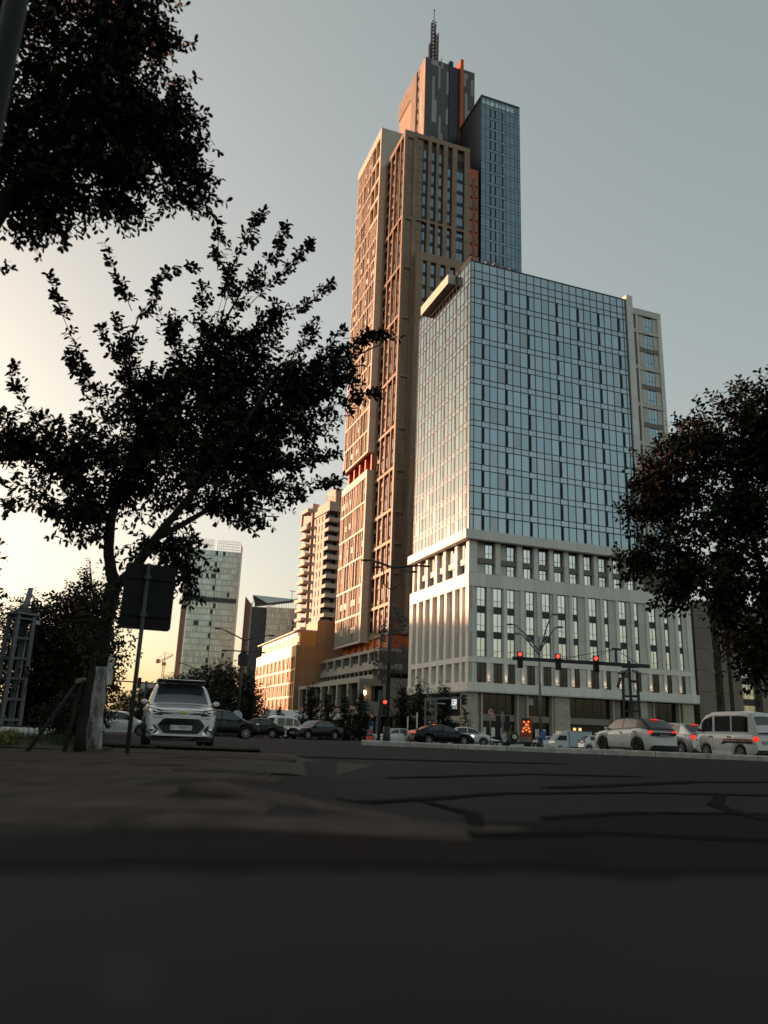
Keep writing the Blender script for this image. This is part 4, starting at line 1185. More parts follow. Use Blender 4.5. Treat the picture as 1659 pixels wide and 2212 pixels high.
# ================================================================== trees
LEAF = np.array([(0, 0), (.28, .13), (.62, .24), (.90, .17), (1.0, 0), (.90, -.17), (.62, -.24), (.28, -.13)])
LEAF4 = np.array([(0, 0), (.55, .26), (1.0, 0), (.55, -.26)])
def leaves_mesh(name, pos, dirs, nrm, size, m, shape=LEAF):
    """one mesh of many single leaves: base point, direction, normal and length of each"""
    n = len(pos)
    d = dirs / np.linalg.norm(dirs, axis=1, keepdims=True)
    s = np.cross(d, nrm); s /= np.maximum(np.linalg.norm(s, axis=1, keepdims=True), 1e-6)
    nn = np.cross(s, d)
    k = len(shape)
    v = pos[:, None, :] + (d[:, None, :] * shape[None, :, 0:1] + s[:, None, :] * shape[None, :, 1:2]) * size[:, None, None]
    v = v - nn[:, None, :] * (shape[None, :, 0:1] ** 2) * size[:, None, None] * .18
    me = bpy.data.meshes.new(name)
    me.vertices.add(n * k); me.vertices.foreach_set('co', v.astype(np.float32).ravel())
    me.loops.add(n * k); me.loops.foreach_set('vertex_index', np.arange(n * k, dtype=np.int32))
    me.polygons.add(n); me.polygons.foreach_set('loop_start', np.arange(0, n * k, k, dtype=np.int32))
    me.update(calc_edges=True)
    me.materials.append(M[m])
    return me
def twig(p0, p1, leaf, gap, out, droop=.1, stems=None):
    """leaves alternating along a slightly bent twig"""
    L = np.linalg.norm(p1 - p0)
    n = max(3, int(L / gap))
    ax = (p1 - p0) / max(L, 1e-6)
    side = np.cross(ax, NR.normal(size=3)); side /= max(np.linalg.norm(side), 1e-6)
    bend = side * L * NR.uniform(-.10, .10)
    for i in range(n + 1):
        t = (i + .4) / (n + .4)
        p = p0 + (p1 - p0) * t + bend * 4 * t * (1 - t) - np.array([0, 0, droop * L * t * t])
        for q in range(2 if i < n else 3):
            ang = i * 2.4 + q * 2.6 + NR.uniform(-.5, .5)
            u = np.cross(ax, side)
            d = ax * NR.uniform(.35, .8) + (side * math.cos(ang) + u * math.sin(ang)) * .8
            d = d + np.array([0, 0, -.15])
            out.append((p, d, NR.normal(size=3) * .6 + np.array([0, 0, 1.0]), leaf * NR.uniform(.7, 1.2)))
    if stems is not None:
        stems.append((p0, p0 + (p1 - p0) * .5 + bend, p1 - np.array([0, 0, droop * L])))
def stem_mesh(name, stems, r, m):
    mb = MB()
    for s in stems:
        mb.tube([tuple(p) for p in s], [r, r * .7, r * .35], 3, cap=False)
    return mb.mesh(name, m, fix=False)
def arr(p): return np.array(tuple(p), dtype=float)
def crown(root, o, blobs, leaf, gap, twl, m, pull=.6, core=None, shape=LEAF, explicit=(), stem_r=.007, stem_share=.35, clump=0, fingers=()):
    """blobs: (centre, (rx, ry, rz), number of twigs) in world space; twigs grow away from CORE"""
    out, stems = [], []
    for c, r3, n in blobs:
        c = arr(c); r3 = np.array(r3)
        cents = []
        for q in range(n):
            u = NR.normal(size=3); u /= np.linalg.norm(u); u *= NR.uniform(.15, 1.0) ** .45
            if clump:
                if q % clump == 0: cents.append(u)
                else: u = cents[-1] + NR.normal(size=3) * .17
            p = c + u * r3
            d = u * .8 + NR.normal(size=3) * .45
            if core is not None:
                g = p - arr(core); d = d + pull * g / max(np.linalg.norm(g), .1)
            d /= np.linalg.norm(d)
            twig(p - d * twl * .5, p + d * twl * .5 * NR.uniform(.6, 1.15), leaf, gap, out, stems=stems if NR.random() < stem_share else None)
    for p0, p1, spread in fingers:              # long shoots that carry side twigs all the way up
        a, b = arr(p0), arr(p1); L = np.linalg.norm(b - a); ax = (b - a) / L
        bend = NR.normal(size=3) * L * .05
        for q in range(int(L / .085)):
            t = NR.uniform(.12, 1.0)
            p = a + (b - a) * t + bend * 4 * t * (1 - t)
            d = ax * NR.uniform(.5, 1.0) + NR.normal(size=3) * .55; d /= np.linalg.norm(d)
            tw = spread * NR.uniform(.5, 1.1) * (1.15 - .75 * t)
            twig(p, p + d * tw, leaf, gap, out, stems=stems if NR.random() < .25 else None)
        stems.append((a, (a + b) / 2 + bend, b)); twig(a + (b - a) * .75, b, leaf, gap, out, .02)
    for p0, p1 in explicit:
        twig(arr(p0), arr(p1), leaf * 1.05, gap * 1.15, out, .02, stems)
    pos = np.array([t[0] for t in out]) - arr(o); di = np.array([t[1] for t in out]); nr = np.array([t[2] for t in out]); sz = np.array([t[3] for t in out])
    f = link('foliage', leaves_mesh('foliage', pos, di, nr, sz, m, shape), root, 'stuff')
    if stems:
        link('twigs', stem_mesh('twigs', [[q - arr(o) for q in s] for s in stems], stem_r, 'bark'), root, 'stuff')
    return f
def limb(root, name, o, pts, radii, m='bark', seg=9):
    pp = []; rr_ = []
    for i in range(len(pts) - 1):
        for k in range(4):
            t = k / 4
            pp.append(Vector(pts[i]) * (1 - t) + Vector(pts[i + 1]) * t); rr_.append(radii[i] * (1 - t) + radii[i + 1] * t)
    pp.append(Vector(pts[-1])); rr_.append(radii[-1])
    jit = [Vector((R.uniform(-1, 1), R.uniform(-1, 1), 0)) * rr_[i] * .12 if 0 < i < len(pp) - 1 else Vector() for i in range(len(pp))]
    return MB().tube([p + j - Vector(o) for p, j in zip(pp, jit)], rr_, seg).build(name, m, root)

# --- the oak in front, whitewashed foot
TD = 14.6
def tp_(px, py, dd=0.0):
    return at(px, py, TD + dd)
tb = tp_(199, 1618); tb.z = gz(tb.x, tb.y) - .03
oak = empty('oak_tree', tb, 0, 'young oak with a whitewashed lower trunk, its wide crown dark against the sky', 'tree')
wtop = tp_(216, 1440)
limb(oak, 'whitewash', tb, [tb, tb * .55 + wtop * .45, wtop], [.165, .132, .118], 'whitewash', 14)
fork = tp_(246, 1262)
limb(oak, 'trunk', tb, [wtop, tp_(228, 1350), fork], [.119, .115, .145], 'bark', 12)
limb(oak, 'limb', tb, [fork, tp_(234, 1200), tp_(238, 1130, .1), tp_(262, 1050, .3), tp_(300, 930, .4), tp_(330, 780, .5)], [.11, .095, .085, .07, .05, .03])
limb(oak, 'limb', tb, [fork - Vector((0, 0, .05)), tp_(285, 1235, -.2), tp_(335, 1165, -.5), tp_(420, 1060, -.7), tp_(520, 930, -.9), tp_(600, 800, -1.0)], [.105, .095, .08, .06, .04, .02])
limb(oak, 'limb', tb, [tp_(238, 1130, .1), tp_(170, 1050, .6), tp_(90, 990, 1.0), tp_(20, 960, 1.2)], [.06, .045, .026, .008])
limb(oak, 'limb', tb, [tp_(335, 1165, -.5), tp_(470, 1090, .4), tp_(590, 1020, .8), tp_(660, 985, 1.0)], [.06, .045, .026, .008])
limb(oak, 'limb', tb, [tp_(420, 1060, -.7), tp_(560, 900, .2), tp_(700, 800, .5), tp_(820, 745, .6)], [.05, .04, .03, .012])
limb(oak, 'limb', tb, [tp_(262, 1050, .3), tp_(380, 880, 1.2), tp_(470, 720, 1.3), tp_(550, 580, 1.3)], [.05, .04, .03, .012])
limb(oak, 'limb', tb, [tp_(300, 930, .4), tp_(270, 780, -.4), tp_(300, 680, -.6)], [.04, .03, .012])
K = TD / FPX
def blob(px, py, rx, ry, n, dd=0.0, rd=None):
    return (tp_(px, py, dd), (rx * K, (rd if rd is not None else .8 * rx * K), ry * K), n)
ob = [blob(430, 930, 170, 85, 260), blob(590, 880, 130, 75, 165), blob(270, 960, 100, 70, 110), blob(100, 985, 95, 40, 84), blob(470, 810, 95, 70, 110), blob(420, 1050, 190, 46, 150), blob(185, 1108, 75, 22, 34), blob(350, 1190, 75, 26, 34),
      blob(405, 1235, 45, 22, 22), blob(660, 840, 85, 50, 80), blob(25, 960, 44, 34, 34), blob(330, 860, 90, 60, 80), blob(270, 1050, 90, 40, 50), blob(560, 1000, 120, 36, 60), blob(520, 720, 60, 50, 36), blob(720, 790, 50, 34, 26)]
def zz_(x, y): return (.862 * x, 387 + .862 * y)
FG = [(290, 850, 0, 650, .5), (290, 850, 0, 750, .5), (290, 850, 15, 815, .4), (300, 800, 60, 690, .5), (130, 650, 42, 468, .2), (230, 640, 110, 590, .3), (320, 700, 190, 420, .42), (190, 420, 122, 238, .16), (330, 640, 175, 455, .4), (340, 600, 250, 370, .4), (350, 560, 285, 350, .34), (330, 330, 262, 160, .17),
      (400, 620, 340, 380, .42), (340, 350, 400, 250, .2), (420, 600, 400, 330, .36), (450, 560, 440, 330, .4), (480, 540, 505, 270, .45), (520, 500, 575, 240, .45), (560, 330, 660, 80, .26), (570, 300, 720, 110, .22), (545, 230, 545, 95, .22), (400, 250, 490, 225, .18), (540, 480, 640, 250, .4), (620, 320, 780, 160, .22), (640, 330, 830, 262, .24),
      (580, 560, 720, 370, .42), (620, 560, 700, 310, .36), (650, 560, 790, 350, .36), (680, 540, 860, 375, .42), (700, 540, 940, 390, .36), (860, 400, 1000, 400, .2), (600, 620, 890, 470, .46), (660, 640, 945, 540, .3), (600, 680, 880, 590, .5), (560, 720, 850, 690, .46), (540, 760, 850, 755, .36), (500, 780, 760, 790, .36), (480, 800, 640, 830, .3), (640, 820, 652, 868, .16),
      (440, 800, 600, 835, .34), (400, 830, 500, 905, .34), (380, 850, 470, 935, .3), (280, 870, 120, 835, .36), (270, 880, 205, 912, .2), (30, 780, 20, 830, .22), (470, 560, 540, 400, .45), (360, 640, 300, 440, .4), (520, 600, 640, 430, .5), (240, 720, 200, 590, .34), (130, 700, 150, 610, .22)]
fing = []
for (x0, y0, x1, y1, sp_) in FG:
    d0 = R.uniform(-.6, .9); d1 = d0 + R.uniform(-.7, .7)
    fing.append((tp_(*zz_(x0, y0), d0), tp_(*zz_(x1, y1), d1), sp_))
ex = [((420, 1240), (470, 1225)), ((390, 1210), (440, 1185)), ((180, 1130), (178, 1170))]
ex3 = []
for (a_, b_) in ex:
    dd = R.uniform(-.5, .6)
    ex3.append((tp_(*a_, dd), tp_(*b_, dd + R.uniform(-.2, .2))))
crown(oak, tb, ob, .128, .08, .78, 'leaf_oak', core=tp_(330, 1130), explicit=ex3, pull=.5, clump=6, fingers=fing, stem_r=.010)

# --- the oak overhead on the left, trunk outside the picture
UD = 10.5
def up_(px, py, dd=0.0): return at(px, py, UD + dd)
ub = Vector((-7.4, 9.6, 0)); ub.z = gz(ub.x, ub.y) - .05
oak2 = empty('oak_tree', ub, 0, 'large oak overhead whose branches fill the upper corner above the first oak', 'tree')
limb(oak2, 'trunk', ub, [ub, ub + Vector((.1, 0, 2.2)), ub + Vector((.4, .2, 4.2))], [.26, .2, .18], 'bark', 12)
limb(oak2, 'limb', ub, [ub + Vector((.4, .2, 4.2)), up_(20, 420), up_(150, 330, .4), up_(300, 260, .6), up_(400, 330, .6)], [.15, .12, .09, .05, .02])
limb(oak2, 'limb', ub, [ub + Vector((.4, .2, 4.1)), up_(60, 250, .5), up_(200, 150, .8), up_(330, 60, .8)], [.13, .1, .06, .02])
K2 = UD / FPX
def blob2(px, py, rx, ry, n, dd=0.0): return (up_(px, py, dd), (rx * K2, rx * K2 * .8, ry * K2), n)
ub_ = [blob2(130, 130, 180, 140, 300), blob2(60, 320, 140, 125, 220), blob2(270, 190, 115, 110, 170), blob2(320, 320, 100, 75, 120), blob2(190, 395, 140, 48, 85), blob2(400, 350, 45, 40, 30), blob2(60, 440, 70, 34, 40), blob2(115, 485, 36, 28, 16),
       blob2(240, 435, 45, 34, 22), blob2(270, 40, 90, 60, 75), blob2(375, 250, 40, 70, 34), blob2(-60, 250, 90, 250, 130), blob2(120, -60, 240, 80, 130), blob2(345, 110, 30, 60, 24), blob2(385, 420, 40, 25, 14), blob2(200, 270, 130, 120, 150), blob2(430, 400, 26, 30, 12)]
ex2 = [((350, 60), (415, 92)), ((370, 110), (420, 90)), ((340, 30), (400, 10)), ((380, 180), (418, 175)), ((390, 210), (418, 215)), ((400, 300), (470, 325)), ((410, 370), (475, 385)), ((420, 410), (488, 435)), ((435, 420), (462, 470)), ((180, 420), (186, 500)), ((270, 430), (300, 445)), ((225, 440), (232, 480)), ((10, 560), (22, 578)), ((-20, 580), (20, 572)), ((100, 480), (108, 524)), ((60, 460), (20, 495))]
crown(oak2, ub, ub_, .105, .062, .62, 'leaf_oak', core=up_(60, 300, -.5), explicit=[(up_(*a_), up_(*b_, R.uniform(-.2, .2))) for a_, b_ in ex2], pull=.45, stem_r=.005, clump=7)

# --- the big maple on the right
RD = 31.0
def rp_(px, py, dd=0.0): return at(px, py, RD + dd)
rb = Vector((17.6, 27.6, 0)); rb.z = gz(rb.x, rb.y) - .05
maple = empty('maple_tree', rb, 0, 'big dark maple with a rusty tinge reaching in over the white van', 'tree')
rt0 = rb + Vector((0, 0, 5.2))
limb(maple, 'trunk', rb, [rb, rb + Vector((0, .1, 2.6)), rt0], [.36, .28, .25], 'bark', 12)
limb(maple, 'limb', rb, [rt0, rp_(1665, 1300), rp_(1640, 1210), rp_(1600, 1080), rp_(1560, 960)], [.22, .16, .12, .08, .03])
limb(maple, 'limb', rb, [rp_(1640, 1210), rp_(1540, 1150, -.6), rp_(1450, 1110, -.8), rp_(1390, 1140, -.8)], [.10, .08, .05, .02])
limb(maple, 'limb', rb, [rt0, rp_(1650, 1330, .8), rp_(1590, 1300, .8), rp_(1500, 1260, .8)], [.10, .08, .05, .02])
limb(maple, 'limb', rb, [rt0, rp_(1720, 1100, 1), rp_(1700, 950, 1)], [.2, .12, .04])
K3 = RD / FPX
def blob3(px, py, rx, ry, n, dd=0.0): return (rp_(px, py, dd), (rx * K3, rx * K3 * .9, ry * K3), n)
rbl = [blob3(1570, 950, 105, 85, 210), blob3(1480, 1010, 85, 75, 130), blob3(1640, 880, 60, 60, 90), blob3(1430, 1100, 70, 50, 90), blob3(1540, 1120, 95, 65, 150), blob3(1640, 1060, 55, 120, 150), blob3(1420, 1200, 65, 38, 70), blob3(1530, 1225, 95, 40, 100),
       blob3(1625, 1270, 55, 60, 90), blob3(1610, 1385, 50, 50, 60), blob3(1645, 1430, 36, 28, 26), blob3(1725, 1020, 90, 190, 260), blob3(1470, 1265, 50, 26, 34), blob3(1745, 1300, 80, 130, 120), blob3(1375, 1190, 26, 24, 14), blob3(1400, 1060, 36, 40, 26), blob3(1560, 1290, 45, 20, 20), blob3(1585, 1350, 26, 30, 14)]
rbl = [(c, r3, int(n * 1.5)) for c, r3, n in rbl]
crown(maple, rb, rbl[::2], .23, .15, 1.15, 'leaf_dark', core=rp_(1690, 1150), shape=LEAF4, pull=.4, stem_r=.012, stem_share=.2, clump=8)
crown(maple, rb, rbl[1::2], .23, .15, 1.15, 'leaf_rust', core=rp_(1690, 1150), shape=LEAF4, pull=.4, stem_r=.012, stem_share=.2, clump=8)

# --- smaller and farther trees
def bush_tree(name, label, base, h, w, n, leaf, m, trunk_h=.25, shape=(1, 1), group=None, conic=False, seed=0):
    base = Vector(base); base.z = gz(base.x, base.y) - .05
    t = empty(name, base, 0, label, 'tree', group)
    limb(t, 'trunk', base, [base, base + Vector((.02 * h, 0, h * .45)), base + Vector((0, .02 * h, h * .8))], [.018 * h + .03, .013 * h + .02, .01])
    for q in range(3):
        a = 2.1 * q + R.random()
        p = base + Vector((0, 0, h * (trunk_h + .12 * q)))
        limb(t, 'limb', base, [p, p + Vector((math.cos(a) * w * .18, math.sin(a) * w * .18, h * .14)), p + Vector((math.cos(a) * w * .32, math.sin(a) * w * .32, h * .3))], [.010 * h, .007 * h, .004])
    bl = []
    nb = 9
    for q in range(nb):
        f = (q + .5) / nb
        z = h * (trunk_h + (1 - trunk_h) * f * .92)
        rr_ = w * .5 * ((1 - f) ** .6 * .9 + .12 if conic else (.5 + .5 * math.sin(math.pi * (.18 + .72 * f))))
        a = q * 2.4
        off = rr_ * .35
        bl.append((base + Vector((math.cos(a) * off, math.sin(a) * off, z)), (rr_ * .75, rr_ * .75, h * .10 + .05), max(4, int(n * rr_ / (w * .5) / nb))))
    crown(t, base, bl, leaf, leaf * .8, leaf * 5, m, core=base + Vector((0, 0, h * .4)), shape=LEAF4, pull=.5, stem_share=0)
    return t
def copy_thing(o, loc, rz=0.0, s=1.0, label=None, group=None):
    c = o.copy(); COL.objects.link(c); c.location = loc; c.rotation_euler = (0, 0, rz); c.scale = (s, s, s)
    if label: c['label'] = label
    if group: c['group'] = group
    for ch in o.children:
        d = ch.copy(); COL.objects.link(d); d.parent = c
        for g in ch.children:
            e = g.copy(); COL.objects.link(e); e.parent = d
    return c
GT = 'dark trees behind the cars on the left'
bt = bush_tree('linden_tree', 'dense dark tree right of the steel lattice column', gp(118, 38), 6.6, 4.6, 800, .22, 'leaf_rust', .12, group=GT)
bt2 = bush_tree('poplar_tree', 'slimmer tree with a thin pointed top behind the dense dark tree', gp(132, 42), 8.2, 2.6, 420, .20, 'leaf_rust', .3, group=GT, conic=True)
bush_tree('linden_tree', 'loose leafy tree between the whitewashed oak and the dark trees', gp(188, 34), 6.4, 2.9, 260, .19, 'leaf_rust', .3, group=GT)
bush_tree('linden_tree', 'tree behind the steel lattice column at the picture edge', gp(12, 46), 7.2, 4.4, 560, .2, 'leaf_rust', .2, group=GT)
copy_thing(bt, gp(165, 44), 1.2, .85, 'low dense tree directly behind the staked sapling', GT)
copy_thing(bt, gp(66, 40), 3.2, .82, 'dense tree seen through the gap right beside the steel lattice column', GT)
# unseen trees added on the sun side so the near street stays shaded
GP = 'unseen trees added along the avenue for shade'
for q, (az, d, s) in enumerate(((-30, 44, 1.5), (-36, 36, 1.6), (-42, 42, 1.7), (-48, 34, 1.6), (-54, 40, 1.8), (-60, 32, 1.6), (-68, 36, 1.7), (-40, 26, 1.2), (-52, 24, 1.3), (-62, 22, 1.3))):
    p = Vector((math.sin(rad(az)) * d, math.cos(rad(az)) * d, 0)); p.z = gz(p.x, p.y) - .05
    copy_thing(bt, p, q * 1.1, s, 'tall dense tree added out of view on the sunny side to shade the street', GP)
# staked sapling with its props
sb_ = gp(170, 13.2, 1608)
sap = bush_tree('sapling', 'thin young tree tied to slanting stakes, left of the whitewashed oak', sb_, 2.75, .95, 26, .10, 'leaf_rust', .55)
for q, (p0, p1) in enumerate((((172, 1462, 13.2), (54, 1606, 12.6)), ((176, 1468, 13.2), (140, 1606, 13.0)), ((180, 1470, 13.3), (186, 1606, 13.6)))):
    a_ = at(*p0); b_ = at(*p1); b_.z = gz(b_.x, b_.y) - .03
    MB().tube([a_ - sb_, b_ - sb_], [.028, .032], 7).build('stake', 'bark', sap)
MB().tube([at(168, 1464, 13.1) - sb_, at(184, 1462, 13.3) - sb_], [.04, .04], 7).build('tie', 'ochre', sap)
def shrub(name, label, base, h, w, n, leaf, m, group=None, cat='shrub'):
    base = Vector(base); base.z = gz(base.x, base.y) - .03
    t = empty(name, base, 0, label, cat, group)
    MB().tube([(0, 0, 0), (0, 0, h * .6)], [.03, .012], 6).build('stem', 'bark', t)
    crown(t, base, [(base + Vector((R.uniform(-.25, .25) * w, R.uniform(-.25, .25) * w, h * (.2 + .25 * q))), (w * .36, w * .36, h * .22), n // 3) for q in range(3)], leaf, leaf * .7, leaf * 4, m, shape=LEAF4, stem_share=0)
    return t
shrub('shrub', 'dense dark shrub at the foot of the staked sapling', gp(122, 16.5), 1.1, 1.2, 210, .07, 'leaf_dark')
shrub('shrub', 'smaller dark shrub beside the whitewashed trunk', gp(158, 15.4), .85, .7, 110, .06, 'leaf_dark')
for q, (px, d) in enumerate(((5, 15.0), (14, 14.8), (22, 15.2))):
    shrub('flower_plant', 'low yellow green flowering plant at the edge of the verge', gp(px, d), .34, .42, 40, .06, 'leaf_yellow', 'yellow flowering plants on the verge', 'plant')
# trees below the far towers and along the podium
GF = 'dark street trees below the far towers'
ft = bush_tree('street_tree', 'rounded dark tree directly right of the white suv roof', gp(452, 95), 8.6, 8.2, 620, .36, 'leaf_dark', .1, group=GF)
for px, d, s, l in ((360, 120, .95, 'dark tree left of the white suv roof, lit by the sunset behind'), (395, 110, .9, 'dark tree above the white suv roof, under the taller far tower'), (500, 88, .86, 'dark tree at the foot of the shorter far tower'), (300, 175, .9, 'distant tree silhouetted against the sunset'), (330, 150, .9, 'tree between the sunset gap and the taller far tower'), (262, 230, .95, 'farthest low tree under the sunset glow'), (530, 96, .62, 'small tree close to the corner of the golden building')):
    p = gp(px, d); copy_thing(ft, p, px * .7, s, l, GF)
GC = 'slim trees along the podium'
ct = bush_tree('cypress_tree', 'slim dark tree in front of the podium colonnade, the leftmost of its row', gp(668, 92), 6.6, 3.4, 430, .25, 'leaf_dark', .08, group=GC, conic=True)
for px, d, s, l in ((705, 90, .84, 'slim dark tree left of the blue pillar, second along the podium'), (742, 89, .8, 'slim dark tree, third along the podium colonnade'), (776, 88, .86, 'slim dark tree right beside the blue pillar'), (868, 84, .95, 'slim dark tree right of the tall double lamp post'), (905, 83, 1.0, 'dark tree left of the steel lattice gantry by the hotel'), (958, 84, .98, 'dark bushy tree right of the lattice gantry, at the hotel corner'), (600, 96, .6, 'low tree at the foot of the golden building')):
    copy_thing(ct, gp(px, d), px * .9, s, l, GC)
iv = gp(1005, 78)
ivy = empty('climbing_plant', iv, 0, 'narrow climbing plant on a stake before the hotel corner column', 'plant')
MB().tube([(0, 0, 0), (0, 0, 3.4)], .03, 6).build('stake', 'bark', ivy)
crown(ivy, iv, [(iv + Vector((R.uniform(-.2, .2), 0, .4 + .38 * q)), (.42, .3, .28), 9) for q in range(9)], .17, .12, .5, 'leaf_dark', shape=LEAF4, stem_share=0)
# ================================================================== street furniture
def thing(name, label, cat, loc, rz=0.0, group=None):
    return empty(name, loc, rz, label, cat, group)
def face_cam(p):            # z-rotation that turns local -Y toward the camera
    return math.atan2(p.y, p.x) - math.pi / 2
# shaft of a lamp post close on the left
p = at(-150, 900, 4.6); p.z = gz(p.x, p.y) - .02
lp_ = thing('lamp_post', 'smooth dark lamp post shaft close by, cut off by the upper corner', 'lamp post', p)
MB().tube([(0, 0, 0), (0, 0, 1.0), (0, 0, 8.5)], [.085, .075, .062], 20).build('shaft', 'sign_back', lp_)
MB().tube([(0, 0, 0), (0, 0, .5)], [.11, .10], 16).build('base', 'sign_back', lp_)
MB().tube([(0, 0, 8.5), (.2, .3, 9.0), (.9, 1.2, 9.3)], [.05, .05, .04], 10).build('arm', 'sign_back', lp_)
MB().ball((1.1, 1.5, 9.28), .3, 12, (1, 1, .35)).build('lamp_head', 'sign_back', lp_)
# the back of a big traffic sign
p = gp(276, 13.0, 1606)
sg = thing('traffic_sign', 'back of a large dark rectangular sign on a thin pole, before the oak', 'sign', p, face_cam(p) + .12)
MB().tube([(0, -.03, -.05), (0, -.03, 2.95)], .034, 12).build('pole', 'steel_dark', sg)
pl = MB(); w, h, r_ = .40, .53, .06
poly = []
for cx_, cz_, a0 in ((w - r_, h - r_, 0), (-w + r_, h - r_, 90), (-w + r_, -h + r_, 180), (w - r_, -h + r_, 270)):
    for k in range(5):
        a = rad(a0 + k * 22.5); poly.append((cx_ + r_ * math.cos(a) + .05, cz_ + r_ * math.sin(a) + 2.42))
pl.prism(poly, 'y', .02, .035); pl.build('panel', 'sign_back', sg)
for zz in (2.12, 2.72):
    MB().box(-.3, .4, -.012, .019, zz - .025, zz + .025).build('rail', 'sign_back', sg)
    MB().box(-.05, .05, -.075, -.012, zz - .03, zz + .03).build('clamp', 'steel_dark', sg)
p = at(236, 1425, 15.3)
pz = p.z; p.z = gz(p.x, p.y)
wp = thing('notice_board', 'narrow pale plate edge on, just right of the oak trunk', 'sign', p, face_cam(p) + 1.25)
MB().tube([(0, 0, 0), (0, 0, pz + .3)], .02, 8).build('pole', 'steel_dark', wp)
MB().box(-.18, .18, -.04, -.025, pz - .23, pz + .26).build('plate', 'paint_white', wp)
# steel lattice column with slanted post
p = gp(6, 36.3)
lc = thing('lattice_column', 'grey steel lattice column with a slanted post on top, left picture edge', 'gantry', p, face_cam(p) + .5)
for i, j in ((-1, -1), (1, -1), (1, 1), (-1, 1)):
    MB().bar((i * .40, j * .40, 0), (i * .34, j * .34, 4.75), .15).build('post', 'steel', lc)
for q in range(6):
    zz = .5 + q * .82; s = .40 - .06 * zz / 4.75
    m = MB()
    for i, j, k, l in ((-1, -1, 1, -1), (1, -1, 1, 1), (1, 1, -1, 1), (-1, 1, -1, -1)):
        m.bar((i * s, j * s, zz), (k * s, l * s, zz), .09)
    m.build('rail', 'steel', lc)
MB().box(-.5, .5, -.5, .5, 4.75, 4.85).build('cap_plate', 'steel', lc)
MB().tube([(0, 0, 4.85), (0, 0, 5.0)], [.42, .25], 14).build('collar', 'steel_dark', lc)
MB().tube([(0, 0, 4.98), (.12, 0, 5.25), (.2, 0, 5.95)], [.2, .12, .1], 10).build('slanted_post', 'steel', lc)
for q in (-.15, .15):
    MB().tube([(.2, 0, 5.9), (.75, q, 4.8)], .012, 5).build('guy_wire', 'steel', lc)
MB().box(.45, .8, -.1, .15, 4.45, 4.62).build('side_panel', 'hotel_panel', lc)
for z0, z1 in ((3.9, 4.3), (4.35, 4.65)):
    MB().box(-.2, .22, -.2, .2, z0, z1).build('camera_box', 'black', lc)
MB().tube([(.5, .3, 0), (.5, .3, 4.2)], .035, 8).build('conduit', 'hotel_panel', lc)
def curved_lamp(name, label, base, h, arms, r=.09, group=None, m='steel', head=.42, rz=None):
    """arms: (start height, reach, rise, heading in the picture plane +1 right / -1 left, depth)"""
    t = thing(name, label, 'street lamp', base, face_cam(base) if rz is None else rz, group)
    MB().tube([(0, 0, -.1), (0, 0, h * .5), (0, 0, h)], [r, r * .8, r * .55], 12).build('pole', m, t)
    MB().tube([(0, 0, -.1), (0, 0, .9)], [r * 1.6, r * 1.5], 12).build('base', m, t)
    for (z0, reach, rise, dx, dy) in arms:
        pts = []
        for k in range(7):
            u = k / 6
            pts.append((dx * reach * (1 - (1 - u) ** 1.6) if rise > 0 else dx * reach * u, dy * reach * u, z0 + rise * (1 - (1 - u) ** 2) if rise > 0 else z0 + rise * u))
        a = MB().tube(pts, [r * .5] * 4 + [r * .38] * 3, 8).build('arm', m, t)
        e = Vector(pts[-1])
        MB().ball((e.x + dx * head * .4, e.y + dy * head * .4, e.z - .02), head * .5, 10, (1, .5, .26)).build('lamp_head', m, a)
    return t
curved_lamp('street_lamp', 'thin double curved street lamp rising behind the steel lattice column', gp(64, 46.2), 5.6, [(4.3, .65, 2.6, -.75, .2), (4.3, 1.0, 2.5, .9, .2)], .05, None, 'steel_dark', .5)
curved_lamp('street_lamp', 'curved lamp post with two pairs of bowed arms before the white hotel', gp(1168, 55.0), 7.5, [(6.5, 1.75, 1.85, -1, .1), (6.2, 1.25, 1.4, -1, -.5), (6.4, .95, 2.7, 1, .3), (6.4, 1.2, 1.7, 1, -.4)], .11, None, 'steel', .55)
# tall lamp post with flower ornament
b = gp(835, 43.1)
tall = curved_lamp('street_lamp', 'tall lamp post with long level arms, hung with metal flowers, on the island tip', b, 10.0,
                   [(9.55, 1.35, .42, -1, .1), (9.55, 1.75, .20, 1, .1)], .13, None, 'steel_dark', .5)
for s, x1, z1 in ((-1, -.62, 9.55), (1, 1.0, 9.35)):
    a = MB().tube([(s * .05, 0, 8.3), (s * .45 * abs(s), 0, 8.6), (s * .47, 0, 9.45), (x1, 0, z1)], [.035] * 4, 6).build('lower_arm', 'steel_dark', tall)
    MB().ball((x1 + s * .2, 0, z1), .25, 10, (1, .5, .26)).build('lamp_head', 'steel_dark', a)
def flower(mb, c, r):
    for q in range(5):
        a = q * 1.2566 + R.random()
        d = Vector((math.cos(a), 0, math.sin(a))); s = Vector((-d.z, 0, d.x))
        cc = Vector(c)
        pts = [cc + d * r * u + s * r * v + Vector((0, R.uniform(-.03, .03), 0)) for u, v in ((.1, 0), (.5, .38), (.95, .28), (1.05, 0), (.95, -.28), (.5, -.38))]
        n = len(mb.v); mb.v += [tuple(p) for p in pts]; mb.v += [tuple(p + Vector((0, .015, 0))) for p in pts]
        mb.f += [tuple(range(n, n + 6)), tuple(range(n + 11, n + 5, -1))]; mb.sm += [False, False]
        for e in range(6): mb.f.append((n + e, n + (e + 1) % 6, n + 6 + (e + 1) % 6, n + 6 + e)); mb.sm.append(False)
